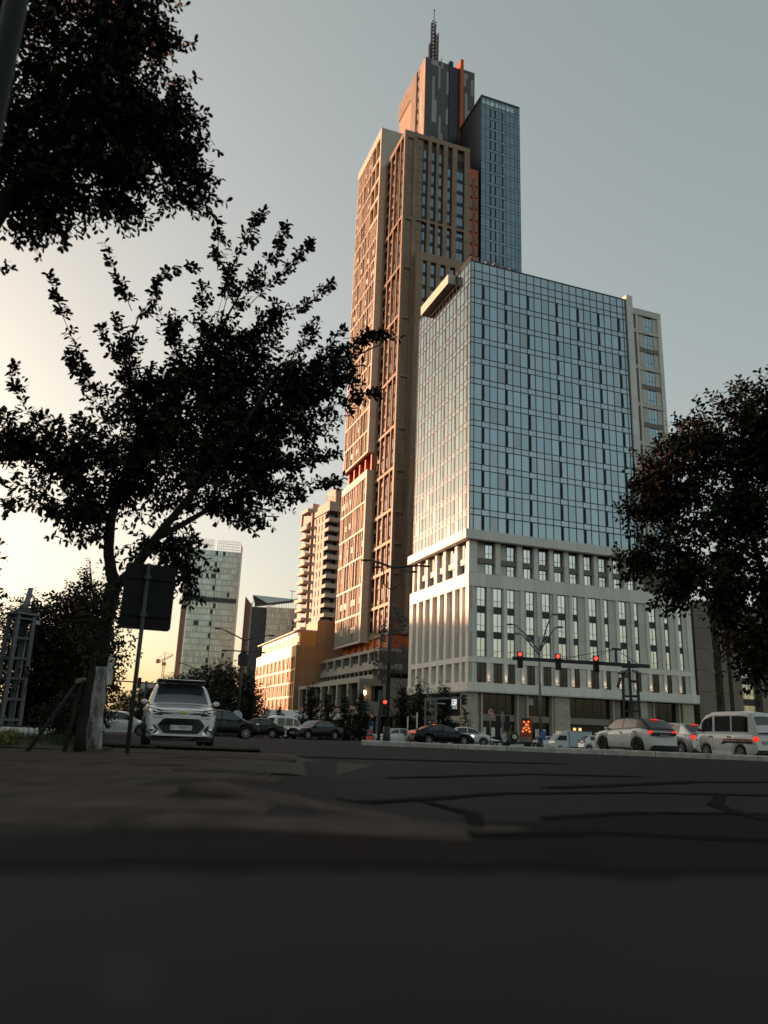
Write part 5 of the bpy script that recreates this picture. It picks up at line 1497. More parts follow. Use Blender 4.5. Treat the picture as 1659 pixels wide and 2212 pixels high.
FL = [(.35, 7.0, .25), (.55, 6.75, .2), (.8, 6.55, .22), (.45, 6.45, .18), (.75, 6.2, .2), (.45, 6.0, .16), (-.35, 6.2, .16), (-.42, 5.85, .2), (-.4, 5.5, .18), (.75, 5.1, .2), (.8, 4.75, .18), (-.4, 4.5, .2), (-.7, 4.2, .18), (-.2, 4.15, .16), (-.75, 3.75, .2), (-.4, 3.5, .18), (.1, 4.3, .2), (.6, 4.45, .16), (-.25, 3.2, .15)]
for (x, z, r) in FL:
    m = MB(); flower(m, (x, -.12 + R.uniform(-.12, .05), z), r); m.build('metal_flower', 'petal', tall)
vm = MB()
for s in (-1, 1):
    for q in range(4):
        x = s * (.18 + .17 * q)
        vm.tube([(x, -.06, 3.3 + .3 * R.random()), (x + R.uniform(-.15, .15), -.08, 4.6), (x + R.uniform(-.18, .18), -.06, 5.8), (x + R.uniform(-.1, .1), -.06, 6.5 + .4 * R.random())], .014, 5)
for q in range(8): vm.tube([(-.75, -.07, 3.3 + q * .45), (0, -.09, 3.3 + q * .45 + R.uniform(-.2, .2)), (.8, -.07, 3.4 + q * .45)], .010, 5)
for q in range(10):
    vm.tube([(.74, -.05, 4.4 + q * .16), (.86, -.05, 4.48 + q * .16)], .008, 4)
vm.build('wire_vine', 'petal', tall)
twm = leaves_mesh('wire_leaves', np.array([(R.uniform(-.8, .85), R.uniform(-.2, 0), 3.2 + 3.8 * R.random()) for _ in range(150)]), NR.normal(size=(150, 3)), NR.normal(size=(150, 3)), np.full(150, .13), 'petal')
link('wire_leaves', twm, tall, 'stuff')
MB().box(-.09, .09, -.25, .1, 3.45, 3.75).build('control_box', 'black', tall)
# traffic lights
def signal_head(root, x, z, lit=None, y=0.0, s=1.0, rz=0.0, back=False, two=False):
    """a three lamp head: housing, visors and lenses"""
    h = MB(); w = .16 * s
    n = 2 if two else 3
    hh = .30 * s * n / 2
    h.prism([(-w, -hh), (w, -hh), (w, hh), (-w, hh)], 'y', 0, .2 * s)
    h.box(-w * .7, w * .7, .2 * s, .26 * s, -hh * .9, hh * .9)
    o = h.build('signal_head', 'plastic', root); o.location = (x, y, z); o.rotation_euler = (0, 0, rz)
    for k in range(n):
        zz = hh - .15 * s - .30 * s * k
        v = MB(); r_ = .125 * s
        pts_o = []
        for q in range(9):
            a = math.pi * (-.12 + 1.24 * q / 8)
            pts_o.append((r_ * math.cos(a), r_ * math.sin(a)))
        vv, ff = [], []
        for (u, t) in pts_o: vv += [(u, 0, zz + t), (u, -.22 * s, zz + t - .03 * s), (u * .92, 0, zz + t * .92), (u * .92, -.22 * s, zz + t * .92 - .03 * s)]
        for q in range(8):
            a = q * 4; ff += [(a, a + 4, a + 5, a + 1), (a + 2, a + 3, a + 7, a + 6), (a + 1, a + 5, a + 7, a + 3)]
        v.add(vv, ff); v.build('visor', 'plastic', o)
        on = lit == k
        MB().disc((0, -.012 * s, zz), (0, -1, 0), .105 * s, .02, 18).build('lens', 'red_on' if on else 'lens_off', o)
    return o
# gantry with three red lights on a long arm
tg = gp(1367, 49.5)
gan = thing('traffic_gantry', 'dark steel gantry with a long arm carrying three red traffic lights', 'traffic light', tg, face_cam(tg))
for i, j in ((-1, -1), (1, -1), (1, 1), (-1, 1)):
    MB().bar((i * .47, j * .47, -.2), (i * .40, j * .40, 4.75), .16).build('post', 'steel_dark', gan)
MB().bar((.03, -.47, -.2), (-.03, -.42, 5.3), .17).build('post', 'steel_dark', gan)
for q in range(6):
    zz = .7 + q * .86; s = .46 - .06 * zz / 4.75; m = MB()
    for i, j, k, l in ((-1, -1, 1, -1), (1, -1, 1, 1), (1, 1, -1, 1), (-1, 1, -1, -1)): m.bar((i * s, j * s, zz), (k * s, l * s, zz), .09)
    m.build('rail', 'steel_dark', gan)
armL, armR = Vector((-6.85, -.9, 5.36)), Vector((1.15, .15, 5.05))
MB().bar(armL, armR, .22, .20).build('arm', 'steel_dark', gan)
MB().bar((-.75, -.1, 5.1), (-.75, -.1, 6.05), .13).build('stay_post', 'steel_dark', gan)
MB().bar((-.95, -.12, 6.05), (-.4, -.06, 6.0), .12).build('stay_cap', 'steel_dark', gan)
for e in ((-4.3, -.6, 5.3), (-2.6, -.35, 5.25)):
    MB().tube([(-.85, -.1, 6.03), e], .02, 5).build('stay_cable', 'steel_dark', gan)
MB().tube([(-.5, -.06, 5.85), (.7, .1, 5.03)], .02, 5).build('stay_cable', 'steel_dark', gan)
for q in (-1, 1):
    MB().tube([(q * .12, -.45, 4.75), (q * .65, -.62, 4.55)], .07, 8).build('camera', 'steel', gan)
MB().box(-.33, -.1, -.5, -.46, 3.3, 4.3).build('cabinet', 'hotel_panel', gan)
for x in (-6.35, -4.1, -1.9):
    u = (x + 6.85) / 8.0
    signal_head(gan, x, 5.28 - .3 * u, 0, y=-.95 + .95 * u - .25, s=1.08, rz=.12)
MB().tube([(-.55, -.5, 4.3), (-.72, -.6, 3.75)], .08, 8).build('horn_speaker', 'steel_dark', gan)
# second gantry beside the hotel corner
sg2 = gp(929, 66.0)
g2 = thing('traffic_gantry', 'grey lattice gantry with a short arm before the hotel corner', 'traffic light', sg2, face_cam(sg2))
for i, j in ((-1, -1), (1, -1), (1, 1), (-1, 1)):
    MB().bar((i * .43, j * .43, -.3), (i * .43, j * .43, 3.45), .14).build('post', 'steel', g2)
for q in range(5):
    zz = .5 + q * .72; m = MB()
    for i, j, k, l in ((-1, -1, 1, -1), (1, -1, 1, 1), (1, 1, -1, 1), (-1, 1, -1, -1)): m.bar((i * .43, j * .43, zz), (k * .43, l * .43, zz), .08)
    m.build('rail', 'steel', g2)
MB().bar((-.55, 0, 3.5), (2.75, -.3, 3.72), .16).build('arm', 'steel', g2)
MB().bar((-.25, 0, 3.5), (-.25, 0, 4.5), .13).build('stay_post', 'steel', g2)
for e in ((1.3, -.15, 3.65), (2.2, -.25, 3.7)): MB().tube([(-.25, 0, 4.45), e], .015, 5).build('stay_cable', 'steel', g2)
signal_head(g2, 2.75, 3.55, None, y=-.45, s=.95, rz=.9)
MB().box(.8, 1.1, -.2, .05, 3.72, 3.85).build('camera', 'black', g2)
MB().box(.5, 1.2, -.35, -.28, 3.15, 3.22).build('bracket', 'paint_white', g2)
signal_head(g2, .30, 1.4, 0, y=-.6, s=.62, two=True)
# post with a red light by the tall lamp
p = gp(818, 42.5)
tl1 = thing('traffic_light', 'red traffic light on a low post beside the tall lamp post', 'traffic light', p, face_cam(p))
MB().tube([(0, 0, -.1), (0, 0, 2.75)], .085, 12).build('post', 'steel_dark', tl1)
signal_head(tl1, .27, 1.86, 0, y=-.12, s=.95); MB().bar((0, 0, 2.1), (.27, 0, 2.1), .06).build('bracket', 'steel_dark', tl1); MB().bar((0, 0, 1.5), (.27, 0, 1.5), .06).build('bracket', 'steel_dark', tl1)
# pair of dark heads seen from behind with a blue arrow sign
p = gp(1086, 53.9)
tl2 = thing('traffic_light', 'dark twin traffic light seen from behind, with an arrow sign below', 'traffic light', p, face_cam(p) + math.pi)
MB().tube([(0, 0, -.1), (0, 0, 2.35)], .08, 10).build('post', 'steel', tl2)
for x in (-.3, .3): signal_head(tl2, x, 1.65, None, y=-.15, s=1.0)
def arrow_sign(root, z, r, m1, m2, y, tilt=.7, turn=0.0):
    o = MB().disc((0, y, z), (0, 1, 0), r, .03, 24).build('arrow_disc', m1, root); o.rotation_euler = (0, 0, turn)
    a = MB(); d = Vector((math.sin(tilt), 0, -math.cos(tilt))); c = Vector((0, y + .022 * (1 if y > 0 else -1), z))
    a.bar(c - d * r * .6, c + d * r * .6, r * .26, .02)
    a.build('arrow', m2, o)
arrow_sign(tl2, .70, .30, 'paint_white', 'sign_blue', .12, .7, 1.1)
p = gp(1168, 54.6)
as2 = thing('arrow_sign', 'blue disc with a white slanting arrow on the foot of the curved lamp post', 'sign', p, face_cam(p))
MB().tube([(0, .1, -.1), (0, .1, 1.1)], .03, 8).build('post', 'steel', as2)
arrow_sign(as2, .95, .29, 'sign_blue', 'paint_white', -.2, .7, 1.0)
p = gp(1166, 50.1)
as3 = thing('arrow_sign', 'low striped marker with a white arrow at the island kerb', 'sign', p, face_cam(p))
MB().tube([(0, .05, -.1), (0, .05, .75)], .03, 8).build('post', 'steel', as3)
MB().box(-.13, .13, 0, .03, .18, .72).build('plate', 'steel_dark', as3)
a = MB(); a.bar((-.12, -.012, .62), (.12, -.012, .28), .08, .02); a.build('arrow', 'paint_white', as3)
# no entry sign
p = gp(1060, 61.6)
ne = thing('no_entry_sign', 'red no entry sign with a white bar on a thin post', 'sign', p, face_cam(p) + .95)
MB().tube([(0, .04, -.2), (0, .04, 2.75)], .035, 8).build('post', 'steel', ne)
MB().disc((0, 0, 2.42), (0, 1, 0), .29, .03, 24).build('disc', 'sign_red', ne)
MB().tube([(.29 * math.cos(k * math.pi / 12), -.02, 2.42 + .29 * math.sin(k * math.pi / 12)) for k in range(25)], .025, 6, False).build('rim', 'paint_white', ne)
MB().box(-.19, .19, -.03, -.016, 2.37, 2.47).build('bar', 'paint_white', ne)
# road works trailer with lit arrow lamps
p = gp(1137, 67.1)
rw = thing('warning_trailer', 'road works trailer with an orange lit lamp board and a spare wheel', 'trailer', p, face_cam(p) + .1)
MB().box(-2.3, .55, .1, .9, .25, .42).build('chassis', 'steel_dark', rw)
MB().box(-.42, .42, -.05, .05, .78, 2.08).build('lamp_board', 'rust_red', rw)
MB().prism([(-.42, 2.08), (.42, 2.08), (.3, 2.3), (-.3, 2.3)], 'y', -.05, .05).build('board_top', 'plastic', rw)
for q, (x, z) in enumerate(((-.18, 2.0), (.0, 1.82), (.18, 2.02), (-.02, 1.62), (-.2, 1.5), (.2, 1.5), (0, 1.36), (.26, 1.24), (-.28, 1.24), (.12, 1.75))):
    MB().disc((x, -.07, z), (0, 1, 0), .085, .05, 14).build('lamp', 'amber_on', rw)
for s in (-1, 1):
    MB().bar((s * .40, -.06, 1.25), (s * -.1, -.075, 1.75), .05).build('stripe', 'paint_white', rw)
    MB().bar((s * .48, .1, .3), (s * .48, .1, 2.75), .08).build('mast', 'rust_red' if s > 0 else 'steel', rw)
MB().box(-.42, .42, -.04, .04, .42, .76).build('lower_board', 'hotel_taupe', rw)
MB().box(-1.75, -.7, .1, .8, .45, 1.2).build('generator', 'ochre', rw)
MB().disc((-.95, -.0, .80), (0, 1, 0), .34, .16, 20).build('spare_wheel', 'rubber', rw); MB().disc((-.95, -.09, .80), (0, 1, 0), .2, .03, 16).build('hub', 'paint_white', rw)
for x in (-1.6, .1):
    MB().disc((x, .05, .1), (0, 1, 0), .3, .18, 18).build('wheel', 'rubber', rw)
MB().bar((-2.3, .4, .35), (-3.2, .2, .3), .09).build('tow_bar', 'steel_dark', rw); MB().bar((-1.3, .4, 1.2), (-1.15, .4, 1.75), .06).build('exhaust', 'ochre', rw)
# cones
GCn = 'orange traffic cones'
for q, (px, l) in enumerate(((795.5, 'orange white cone at the island tip, left one of the pair'), (802, 'orange white cone at the island tip, closer to the lamp post'))):
    p = gp(px, 42.5 + q * .5)
    if q == 0:
        c0 = thing('traffic_cone', l, 'cone', p, .3, GCn)
        MB().box(-.2, .2, -.2, .2, 0, .04).build('base', 'plastic', c0)
        MB().tube([(0, 0, .04), (0, 0, .36)], [.16, .085], 16).build('cone_body', 'cone_orange', c0)
        MB().tube([(0, 0, .36), (0, 0, .52)], [.087, .055], 16).build('band', 'steel', c0)
        MB().tube([(0, 0, .52), (0, 0, .72)], [.055, .025], 16).build('cone_tip', 'cone_orange', c0)
    else:
        copy_thing(c0, p, .9, 1.05, l, GCn)
p = gp(800, 41.7)
# blue pillar, posts, planters
p = gp(801, 92.4)
bp_ = thing('information_pillar', 'bright blue information pillar before the podium', 'pillar', p, face_cam(p))
MB().box(-.28, .28, -.15, .15, -.2, 2.4).build('panel', 'sign_blue', bp_); MB().box(-.2, .2, -.17, -.15, 1.2, 1.9).build('poster', 'box_blue', bp_); MB().box(-.32, .32, -.18, .18, 2.4, 2.5).build('cap', 'plastic', bp_)
p = gp(802, 94.6)
ar_ = thing('arched_sign', 'red arched frame with a pale figure above the blue pillar', 'sign', p, face_cam(p))
MB().tube([(-.2, 0, -.2), (-.2, 0, 3.0), (-.1, 0, 3.3), (.1, 0, 3.3), (.2, 0, 3.0), (.2, 0, 2.6)], .05, 8).build('arch', 'sign_red', ar_); MB().ball((0, 0, 2.95), .13, 10, (1, .4, 1.2)).build('figure', 'paint_white', ar_)
GB_ = 'thin pale posts before the hotel'
for q, (px, d, h) in enumerate(((880, 74, 2.6), (890, 80, 1.7), (900, 66, 2.6), (945, 76, 2.0))):
    p = gp(px, d * 1.1); t = thing('post', ('thin pale post between the hatchback and the podium trees', 'shorter thin pale post just right of the hatchback', 'tallest thin pale post left of the lattice gantry', 'thin pale post under the hotel corner trees')[q], 'post', p, 0, GB_)
    MB().tube([(0, 0, -.1), (0, 0, h)], .06, 8).build('shaft', 'hotel_panel', t); MB().ball((0, 0, h), .085, 8).build('cap', 'hotel_panel', t)
GPl = 'fluted concrete planters'
for q, (px, w, l) in enumerate(((14, 1.05, 'fluted pale planter at the picture edge, below the lattice column'), (78, .92, 'fluted pale planter behind the slanting stake'))):
    p = gp(px, 24.0)
    t = thing('planter', l, 'planter', p, face_cam(p), GPl)
    MB().box(-w * .5, w * .5, 0, .5, 0, .36).build('box', 'hotel_panel', t); MB().box(-w * .45, w * .45, .05, .45, .36, .40).build('soil', 'soil', t)
    for k in range(7):
        x = -w * .5 + w * (k + .5) / 7
        MB().tube([(x, -.01, .01), (x, -.01, .35)], w / 16, 8).build('flute', 'hotel_panel', t)
# lamps with lanterns down the avenue
GL = 'lantern street lamps along the avenue'
def lantern_lamp(base, h, label):
    t = curved_lamp('street_lamp', label, base, h, [(h - .1, 2.4, .9, -1, -.5), (h - .1, 2.3, .5, 1, -.5), (h - 1.2, 1.6, .1, -1, .5), (h - 1.2, 1.6, .1, 1, .5)], .13, GL, 'steel_dark', .7)
    m = MB()
    m.prism([(-.45, -1.0), (.45, -1.0), (.5, 0), (0, .6), (-.5, 0)], 'y', -.1, .1)
    o = m.build('lantern', 'plastic', t); o.location = (0, -.2, h - 1.6)
    return t
l0 = lantern_lamp(gp(511, 79.2), 9.4, 'lantern street lamp before the shorter far tower')
for px, d, s, l in ((412, 112, .98, 'lantern street lamp in front of the taller far tower'), (253, 170, .78, 'distant lantern lamp in the sunset gap, highest of three'), (236, 200, .8, 'distant lantern lamp in the sunset gap, middle one'), (221, 230, .8, 'distant lantern lamp in the sunset gap, close to the oak trunk')):
    p = gp(px, d * 1.1); copy_thing(l0, p, face_cam(p), s, l, GL)
p = gp(303, 110.0)
fg = thing('traffic_gantry', 'far gantry arm with two traffic lights against the sunset', 'traffic light', p, face_cam(p))
MB().tube([(0, 0, 0), (0, 0, 6.6)], .14, 8).build('post', 'steel_dark', fg); MB().bar((.8, 0, 6.35), (-6.2, 0, 6.45), .16).build('arm', 'rust_red', fg)
for x in (-5.1, -.9): signal_head(fg, x, 6.3, None, y=-.3, s=1.5)
p = at(510, 1570, 62); p.z = gz(p.x, p.y)
bs = thing('round_sign', 'pale blue round road sign at the foot of the lantern lamp', 'sign', p, face_cam(p) + .4)
MB().tube([(0, .05, -.1), (0, .05, 1.9)], .04, 8).build('post', 'steel', bs); MB().disc((0, 0, 1.55), (0, 1, 0), .42, .03, 20).build('disc', 'box_blue', bs)
# construction crane on the horizon
p = gp(337, 462.0)
cr = thing('tower_crane', 'tower crane on the horizon in the evening glow', 'crane', p, face_cam(p)); cr.scale = (.62, .62, .74)
m = MB()
for i, j in ((-1, -1), (1, -1), (1, 1), (-1, 1)): m.bar((i * .9, j * .9, 0), (i * .9, j * .9, 42), .4)
for q in range(14):
    for i, j, k, l in ((-1, -1, 1, -1), (1, -1, 1, 1), (1, 1, -1, 1), (-1, 1, -1, -1)): m.bar((i * .9, j * .9, q * 3), (k * .9, l * .9, q * 3 + 3), .25)
m.build('mast', 'gold_wall', cr); MB().box(-1.8, 1.8, -1.5, 1.5, 42, 44.5).build('cab', 'gold_wall', cr)
m = MB(); m.bar((-4, 0, 44), (7.5, 2, 50), .5); m.bar((-4, 0, 45.5), (7.5, 2, 51), .4); m.bar((0, 0, 44), (0, 0, 52), .5); m.bar((0, 0, 52), (7.5, 2, 51), .2); m.bar((0, 0, 52), (-6, -1, 46), .2)
for q in range(6): m.bar((-4 + q * 2, .3 * q, 44 + q), (-3 + q * 2, .3 * q, 46 + q), .25)
m.build('jib', 'gold_wall', cr); MB().box(-7, -4, -1.5, 1, 43.5, 46.5).build('counterweight', 'gold_shade', cr)
# ================================================================== vehicles
def interp(pts, x):
    if x <= pts[0][0]: return pts[0][1]
    for (a, b), (c, d) in zip(pts, pts[1:]):
        if x <= c:
            t = (x - a) / (c - a); t2 = t * t * (3 - 2 * t)
            return b + (d - b) * (.5 * t + .5 * t2)
    return pts[-1][1]
WHEELS = {}
def wheel_mesh(r, w, rim):
    k = (r, w, rim)
    if k not in WHEELS:
        def lathe(prof, m, name, n=24):
            mb = MB(); np_ = len(prof)
            for q in range(n):
                a = 2 * math.pi * q / n
                for (u, y) in prof: mb.v.append((u * math.cos(a), y, u * math.sin(a)))
            for q in range(n):
                for i in range(np_ - 1):
                    a, b = q * np_ + i, ((q + 1) % n) * np_ + i
                    mb.f.append((a, b, b + 1, a + 1)); mb.sm.append(True)
            return mb.mesh(name, m)
        ty = lathe([(r * .66, -w / 2 + .02), (r * .72, -w / 2), (r * .93, -w / 2 + .01), (r, -w / 2 + .04), (r, w / 2 - .04), (r * .93, w / 2 - .01), (r * .72, w / 2), (r * .66, w / 2 - .02)], 'rubber', 'wheel')
        rm = MB()
        rm.disc((0, w * .10, 0), (0, 1, 0), r * .67, w * .5, 24)
        face = MB()
        for q in range(7):
            a = q * 2 * math.pi / 7
            face.bar((r * .1 * math.cos(a), w * .40, r * .1 * math.sin(a)), (r * .63 * math.cos(a), w * .40, r * .63 * math.sin(a)), r * .13, .03)
        face.tube([(r * .64 * math.cos(q * math.pi / 12), w * .40, r * .64 * math.sin(q * math.pi / 12)) for q in range(25)], r * .035, 5, False)
        face.disc((0, w * .42, 0), (0, 1, 0), r * .16, .04, 12)
        WHEELS[k] = (ty, rm.mesh('wheel_disc', 'plastic'), face.mesh('rim', rim))
    return WHEELS[k]
def car(name, label, px, dist, heading, kind, paint, roof=None, glass='car_glass', rim='alloy', tail=None, head=None, group='cars on the junction', wl=1.0, z=None, stripes=False, brake3=False, cat='car'):
    S = {
        'sedan': dict(L=4.55, W=1.76, H=1.46, wb=2.65, fo=.90, gc=.20, r=.315, top=[(0, .56), (.10, .70), (.5, .80), (1.25, .92), (1.9, .93), (3.6, .97), (4.3, .96), (4.48, .90), (4.55, .72)], roof=[(1.15, .93), (1.95, 1.40), (2.5, 1.46), (3.1, 1.43), (3.95, .985)], win=[(1.42, 2.42), (2.50, 3.42)], hz=.68, tz=.80),
        'bigsedan': dict(L=5.05, W=1.86, H=1.47, wb=3.0, fo=.88, gc=.19, r=.34, top=[(0, .58), (.08, .78), (.5, .86), (1.45, .95), (2.2, .96), (3.9, .99), (4.8, .97), (4.98, .92), (5.05, .70)], roof=[(1.35, .95), (2.2, 1.42), (2.8, 1.47), (3.4, 1.44), (4.3, 1.0)], win=[(1.72, 2.72), (2.80, 3.72)], hz=.72, tz=.82),
        'fastback': dict(L=4.92, W=1.85, H=1.45, wb=2.83, fo=.93, gc=.20, r=.33, top=[(0, .58), (.12, .72), (.6, .83), (1.4, .94), (2.0, .95), (3.8, 1.0), (4.75, 1.0), (4.88, .92), (4.92, .72)], roof=[(1.2, .94), (2.15, 1.40), (2.7, 1.45), (3.3, 1.41), (4.55, 1.01)], win=[(1.55, 2.60), (2.68, 3.75)], hz=.70, tz=.86),
        'hatch': dict(L=3.64, W=1.60, H=1.50, wb=2.38, fo=.70, gc=.19, r=.29, top=[(0, .58), (.10, .74), (.4, .86), (.95, .96), (1.5, .98), (3.3, 1.03), (3.55, .98), (3.64, .74)], roof=[(.75, .96), (1.55, 1.44), (2.1, 1.50), (2.9, 1.46), (3.5, 1.06)], win=[(1.08, 2.02), (2.10, 2.90)], hz=.76, tz=.92),
        'suv': dict(L=4.26, W=1.78, H=1.64, wb=2.56, fo=.86, gc=.24, r=.345, top=[(0, .66), (.08, .88), (.45, .98), (1.1, 1.07), (1.6, 1.08), (3.6, 1.13), (4.1, 1.10), (4.2, 1.0), (4.26, .80)], roof=[(.98, 1.07), (1.85, 1.57), (2.4, 1.64), (3.3, 1.60), (4.08, 1.14)], win=[(1.30, 2.30), (2.38, 3.25)], hz=.86, tz=.98),
        'coupesuv': dict(L=4.35, W=1.79, H=1.66, wb=2.61, fo=.90, gc=.23, r=.36, top=[(0, .66), (.10, .86), (.5, 1.0), (1.2, 1.09), (1.8, 1.12), (3.5, 1.20), (4.1, 1.17), (4.28, 1.07), (4.35, .82)], roof=[(1.0, 1.09), (1.85, 1.60), (2.5, 1.66), (3.55, 1.60), (4.29, 1.17)], win=[(1.32, 2.40), (2.48, 3.42)], hz=.86, tz=1.02),
        'van': dict(L=3.40, W=1.42, H=1.88, wb=1.84, fo=.72, gc=.20, r=.275, top=[(0, .62), (.06, .86), (.20, .98), (.45, 1.02), (3.2, 1.02), (3.34, 1.0), (3.40, .9)], roof=[(.10, 1.0), (.72, 1.72), (1.15, 1.86), (2.6, 1.88), (3.15, 1.82), (3.39, 1.05)], win=[(.50, 1.12), (1.25, 2.10), (2.18, 3.0)], hz=.74, tz=.80),
    }[kind]
    L, W, H, r = S['L'], S['W'], S['H'], S['r']
    base = gp(px, dist * 1.08)
    if z is not None: base.z = z
    t = empty(name, base, math.pi / 2 - rad(heading), label, cat, group)
    hx = L / 2
    def X(x): return hx - x                              # distance from the front -> local x
    def wd(x):
        u = abs(x - L / 2) / (L / 2); return W / 2 * (1 - .04 * u ** 2 - .15 * u ** 9)
    top = lambda x: interp(S['top'], x)
    axf, axr = S['fo'], S['fo'] + S['wb']
    ra = r * 1.17
    def bot(x):
        b = S['gc'] + .08 * max(0, 1 - x / .3) + .10 * max(0, 1 - (L - x) / .3)
        for ax in (axf, axr):
            d = abs(x - ax)
            if d < ra: b = max(b, r - .01 + math.sqrt(max(0, ra * ra - d * d)))
        return b
    xs = sorted(set([0, .04, .1, .2, .35] + [L - v for v in (0, .04, .1, .2, .35)] + [ax + ra * math.cos(math.pi * k / 12) for ax in (axf, axr) for k in range(13)] + [ax + s * (ra + .004) for ax in (axf, axr) for s in (-1, 1)] + [L * k / 16 for k in range(17)]))
    mb = MB()
    fr = [(.90, 0), (.965, .10), (1.0, .42), (.992, .68), (.965, .86), (.90, .975), (.84, 1.0), (.5, 1.0), (0, 1.0)]
    crn = [0, 0, 0, 0, 0, 0, .004, .02, .028]
    n = len(fr)
    for x in xs:
        w, tp, bt_ = wd(x), top(x), bot(x)
        sh = .10 * max(0, 1 - x / .45) - .08 * max(0, 1 - (L - x) / .4)
        ring = []
        for (fw_, fh), c in zip(fr, crn):
            hh = bt_ + (tp - bt_) * fh
            g = (hh - S['gc']) / max(.1, tp - S['gc'])
            ring.append((X(x) - sh * g ** 2, w * fw_, hh + c))
        mb.v += ring + [(p[0], -p[1], p[2]) for p in ring[-2::-1]]
    m = 2 * n - 1
    for i in range(len(xs) - 1):
        for k in range(m - 1):
            mb.f.append((i * m + k, i * m + k + 1, (i + 1) * m + k + 1, (i + 1) * m + k)); mb.sm.append(True)
    mb.f.append(tuple(range(m))); mb.sm.append(False)
    mb.f.append(tuple(reversed(range((len(xs) - 1) * m, len(xs) * m)))); mb.sm.append(False)
    mb.build('body', paint, t)
    MB().box(X(L - .12), X(.12), -W / 2 + .2, W / 2 - .2, S['gc'] - .02, min(.75, S['top'][2][1] - .1)).build('underbody', 'plastic', t)
    # cabin
    belt = lambda x: top(x) - .015
    g = lambda x: max(interp(S['roof'], x), belt(x) + .01)
    wb_, wt_ = W / 2 * .905, W / 2 * (.72 if kind != 'van' else .82)
    def side(x, f):
        zz = belt(x) + f * (g(x) - belt(x)); h = (zz - belt(x)) / max(.2, H - belt(x))
        return wb_ * wd(x) / (W / 2) - (wb_ - wt_) * max(0, h) ** 1.15, zz
    c0, c1 = S['roof'][0][0], S['roof'][-1][0]
    cx = [c0 + (c1 - c0) * k / 26 for k in range(27)]
    cb = MB()
    for x in cx:
        ring = [(X(x), *side(x, f)) for f in (0, .3, .6, .85, .95)]
        ye, ze = side(x, 1.0)
        ring += [(X(x), ye * .95, ze), (X(x), ye * .6, ze + .022), (X(x), 0, ze + .03)]
        cb.v += ring + [(p[0], -p[1], p[2]) for p in ring[-2::-1]]
    m = 15
    for i in range(26):
        for k in range(m - 1):
            cb.f.append((i * m + k, i * m + k + 1, (i + 1) * m + k + 1, (i + 1) * m + k)); cb.sm.append(True)
    cb.build('cabin', roof or paint, t)
    def patch(nm, pts, nu, nv, mt, par=t):
        pm = MB(); pm.v = pts
        for i in range(nu - 1):
            for k in range(nv - 1): pm.f.append((i * nv + k, i * nv + k + 1, (i + 1) * nv + k + 1, (i + 1) * nv + k)); pm.sm.append(True)
        return pm.build(nm, mt, par)
    for s in (1, -1):
        for (a, b) in S['win']:
            pts = []
            for i in range(7):
                x = a + (b - a) * i / 6
                for f in (.09, .45, .90 if kind != 'van' else .80):
                    y, zz = side(x, f); pts.append((X(x), s * (y + .010), zz))
            patch('side_window', pts, 7, 3, glass)
    def topz(x, v):
        y, zz = side(x, 1.0); return (X(x), y * v * .97, zz + .03 * (1 - v * v) + .014)
    wf0, wf1 = c0 + .08, S['roof'][1][0] - .04
    patch('windscreen', [topz(wf0 + (wf1 - wf0) * i / 6, v) for i in range(7) for v in (-.9, -.5, 0, .5, .9)], 7, 5, glass if glass != 'car_glass' else 'car_glass_light')
    wr0, wr1 = S['roof'][-2][0] + .06, c1 - .04
    rp0 = [topz(wr0 + (wr1 - wr0) * i / 6 * (.92 if kind != 'van' else .62), v) for i in range(7) for v in (-.86, -.5, 0, .5, .86)]
    patch('rear_window', [(p[0] - .01, p[1], p[2]) for p in rp0], 7, 5, 'car_glass')
    # wheels
    ty, dk, rm = wheel_mesh(r, .2, rim)
    for ax in (axf, axr):
        for s in (1, -1):
            o = link('wheel', ty, t); o.location = (X(ax), s * (W / 2 - .115), r); o.rotation_euler = (0, 0, 0 if s > 0 else math.pi)
            link('wheel_disc', dk, o); link('rim', rm, o)
            # dark lip of the wheel arch
            pts = [(X(ax) + ra * math.cos(math.pi * k / 14), s * (W / 2 * .985), r + ra * math.sin(math.pi * k / 14)) for k in range(15)]
            if kind in ('suv', 'coupesuv'): MB().tube(pts, .028, 5).build('arch_trim', 'plastic', t)
    # lamps, mirrors, handles, plates, bumpers
    for s in (1, -1):
        x = .16; MB().ball((X(x) + .01, s * wd(x) * .76, S['hz']), .16, 12, (.7, 1.15, .55)).build('headlight', head or 'glass_window', t)
        x = L - .12; MB().ball((X(x) - .015, s * wd(x) * .84, S['tz']), .14, 12, (.6, .95, .9 if kind in ('van', 'hatch', 'suv') else .6)).build('tail_light', 'tail_on' if tail else 'sign_red', t)
        xm = S['win'][0][0] + .02; y, zz = side(xm, .12)
        mo = MB().ball((X(xm) + .05, s * (y + .12), zz + .05), .105, 10, (.7, .95, .62)).build('mirror', paint if kind != 'van' else 'plastic', t)
        MB().bar((X(xm) + .04, s * (y - .03), zz + .02), (X(xm) + .05, s * (y + .10), zz + .04), .05).build('mirror_arm', 'plastic', t)
        for (a, b) in S['win'][:2]:
            MB().box(X(b - .08) - .07, X(b - .08) + .07, s * W / 2 * .99 - .02, s * W / 2 * .99 + .02, top(b) - .17, top(b) - .13).build('door_handle', 'chrome' if kind != 'van' else 'plastic', t)
        for xd in (S['win'][0][0] - .06, S['win'][0][1] + .04, S['win'][1][1] + .05):
            MB().box(X(xd) - .005, X(xd) + .005, s * W / 2 * .992 - .012, s * (W / 2 * .992 + .0015), S['gc'] + .12, top(xd) - .12).build('door_seam', 'plastic', t)
